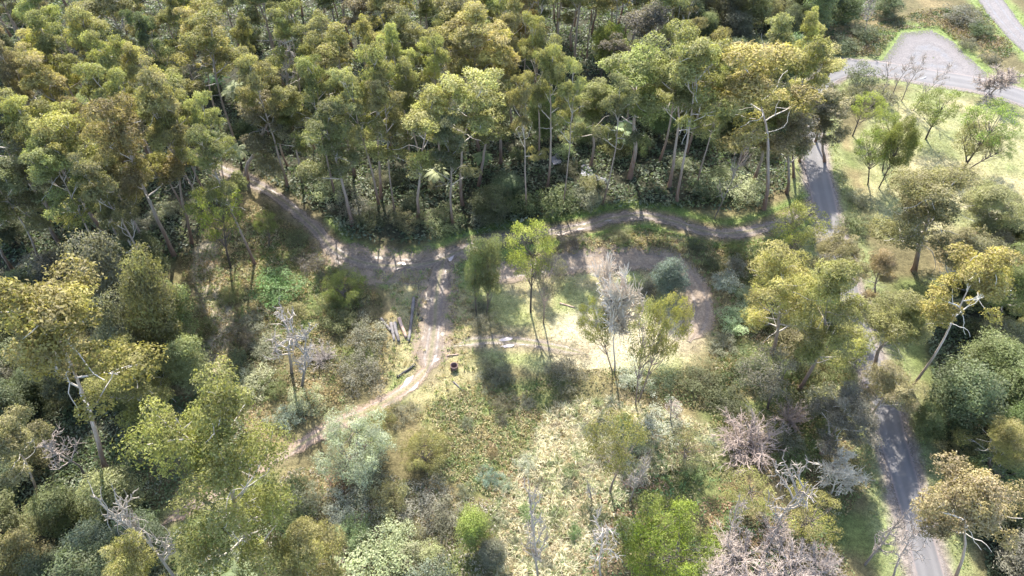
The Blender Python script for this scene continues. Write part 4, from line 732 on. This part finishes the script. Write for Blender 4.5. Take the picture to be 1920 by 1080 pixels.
def scrub(name, Q, n, hmax, pal, size, label, low=.15, thr=(.12, .45), base=.15):
    P = off_tracks(scatter(Q, n), .9); n = len(P); patch = vnoise(P[:, 0], P[:, 1], 5, 3); keep = rng.random(n) < smooth(*thr, patch) * (1 - base) + base; P = P[keep]; patch = patch[keep]; n = len(P)
    z = hh(*P.T) + .05 + (low + hmax * smooth(.25, .8, patch) * (vnoise(P[:, 0], P[:, 1], 1.6, 8) * .7 + .3)) * np.sqrt(rng.random(n))
    a = unit(rng.normal(0, 1, (n, 3)) * (1, 1, .6)); s = unit(np.cross(a, rng.normal(0, 1, (n, 3)) + (0, 0, .8))); L = size * rng.uniform(.6, 1.5, n); c = np.stack([P[:, 0], P[:, 1], z], 1)
    V = np.stack([c - a * (L / 2)[:, None], c + s * (L * .23)[:, None], c + a * (L / 2)[:, None], c - s * (L * .23)[:, None]], 1).reshape(-1, 3)
    pal = np.array(pal); zone = np.clip((vnoise(P[:, 0], P[:, 1], 2.7, 5) + rng.normal(0, .06, n)) * len(pal), 0, len(pal) - 1).astype(int)
    cc = pal[zone] * rng.uniform(.8, 1.2, (n, 1)); link(name, mesh_np(name, V, np.arange(4 * n).reshape(n, 4), SCRUB, {'col': np.repeat(cc, 4, 0)}), label=label, cat='scrub', kind='stuff')
DG = [(.05, .064, .035), (.07, .094, .05), (.062, .078, .043), (.115, .13, .085), (.054, .072, .042), (.135, .145, .1)]
scrub('forest_undergrowth', AT([(-120, 530), (300, 505), (370, 470), (460, 340), (610, 405), (640, 450), (770, 462), (900, 438), (1040, 408), (1200, 392), (1400, 400), (1480, 350), (1490, 150), (1440, 80), (1640, 40), (1660, -60), (-120, -60)]), 175000, 1.6, DG, .62, 'dark leafy undergrowth on the forest floor')
scrub('bracken', AT([(120, 760), (420, 740), (500, 860), (560, 1000), (560, 1160), (100, 1160)]), 22000, 1.1, [(.05, .075, .03), (.1, .12, .06), (.07, .09, .035), (.14, .15, .1), (.04, .06, .025)], .4, 'green scrub under the huge olive gum')
scrub('forest_undergrowth', FORESTB, 40000, 1.3, DG, .5, 'dark leafy undergrowth under the lower left gums'); scrub('forest_undergrowth', FORESTC, 40000, 1.3, DG, .5, 'dark leafy undergrowth right of the sealed road')
RG = [(.07, .075, .03), (.12, .11, .05), (.16, .12, .06), (.08, .1, .035), (.19, .175, .11), (.2, .14, .08)]
scrub('bracken', AT([(340, 480), (470, 380), (560, 430), (640, 500), (720, 560), (730, 740), (600, 800), (500, 860), (420, 820), (360, 700)]), 26000, .7, RG, .32, 'brown and green bracken on the rough slope at left')
scrub('bracken', AT([(1060, 455), (1200, 430), (1330, 450), (1480, 440), (1560, 560), (1600, 700), (1640, 900), (1560, 1000), (1330, 800), (1330, 720), (1370, 560), (1280, 475)]), 26000, .9, RG, .32, 'bracken and scrub on the banks right of the clearing')
scrub('bracken', AT([(480, 880), (700, 880), (850, 930), (940, 940), (900, 1160), (420, 1160)]), 18000, .9, [(.17, .16, .12), (.13, .13, .075), (.2, .17, .14), (.1, .12, .05), (.22, .2, .16), (.16, .1, .075)], .3, 'grey tangled bracken at bottom left of centre')
scrub('bracken', AT([(900, 700), (1100, 690), (1400, 690), (1400, 780), (1250, 760), (1000, 760), (930, 790)]), 10000, .7, [(.06, .08, .03), (.09, .1, .04), (.13, .11, .06), (.07, .1, .035)], .3, 'green scrub below the clearing')
scrub('bracken', AT([(1080, 900), (1330, 860), (1560, 1000), (1640, 1150), (1060, 1150)]), 16000, .6, [(.07, .11, .04), (.14, .13, .06), (.2, .17, .1), (.09, .15, .06), (.19, .12, .08), (.22, .2, .15)], .3, 'leafy green and brown ground cover at bottom right of centre')
scrub('bracken', TUSS, 26000, .75, [(.07, .11, .04), (.2, .18, .1), (.14, .1, .06), (.08, .12, .05), (.17, .16, .09), (.19, .11, .08)], .3, 'green and rusty bracken patches among the pale tussocks', thr=(.4, .62), base=.08)
scrub('bracken', np.vstack([BROWN, AT([(800, 900), (780, 800)])]), 7000, .5, [(.08, .105, .04), (.16, .14, .065), (.11, .095, .055), (.09, .115, .045), (.17, .13, .075)], .28, 'brown and green bracken on the slope below the glade', thr=(.35, .6), base=.08)
scrub('bracken', AT([(1560, 60), (1660, 40), (1720, 20), (1860, 10), (1900, 100), (1860, 130), (1760, 50), (1690, 55), (1640, 115), (1500, 105), (1440, 80)]), 12000, .9, [(.04, .06, .025), (.09, .08, .04), (.12, .09, .055), (.06, .08, .03)], .45, 'dark scrub around the gravel lot')

# ------------------------------------------------------------------ labels that single out each remaining tree and shrub
ORD = ['', 'first', 'second', 'third', 'fourth', 'fifth', 'sixth', 'seventh', 'eighth', 'ninth', 'tenth', 'eleventh', 'twelfth', 'thirteenth', 'fourteenth', 'fifteenth', 'sixteenth', 'seventeenth', 'eighteenth', 'nineteenth', 'twentieth']
def zone_of(q):
    P = np.array([[q['x'], q['y']]])
    if inside(P, FORESTC)[0]: return 'wood right of sealed road'
    if inside(P, FORESTB)[0]: return 'lower left wood'
    a, b, _ = proj(q['x'], q['y'], 0)
    if inside(P, TUSS)[0] or inside(P, BROWN)[0]: return 'tussock slope at bottom centre'
    if q['y'] > 80: return 'forest behind dirt track'
    if a < 960: return 'scrub left of glade'
    return 'scrub right of clearing'
NOUN = dict(gum='gum', spread='gum', column='evergreen', shrub='shrub', broad='leafy bush', fern='tree fern', wattle='wattle', open='wattle', bush='wattle')
ROWS = {}
for q in placed: ROWS.setdefault((zone_of(q), NOUN.get(q['kind'], 'tree')), []).append(q)
for (z, nn), qs in ROWS.items():
    qs.sort(key=lambda q: q['y']); per = 18; nrow = max(1, math.ceil(len(qs) / per)); per = math.ceil(len(qs) / nrow)
    for r in range(nrow):
        row = sorted(qs[r * per:(r + 1) * per], key=lambda q: proj(q['x'], q['y'], q['H'] * .7)[0])
        for i, q in enumerate(row, 1):
            q['root']['group'] = nn + 's in ' + z
            if q['label']: continue
            big = 'tall ' if q['H'] > 27 else ('small ' if q['H'] < 2.4 else '')
            who = f"{big}{CWORD[q['col']]} {nn}"
            q['root']['label'] = f"{who}, {ORD[i]} from left in {ORD[r + 1]} row, {z}" if nrow > 1 else f"{who}, {ORD[i]} from left in {z}"
tot = sum(len(m.polygons) for m in bpy.data.meshes)
print('PLACED', len(placed), 'objects', len(bpy.data.objects), 'polys', tot)
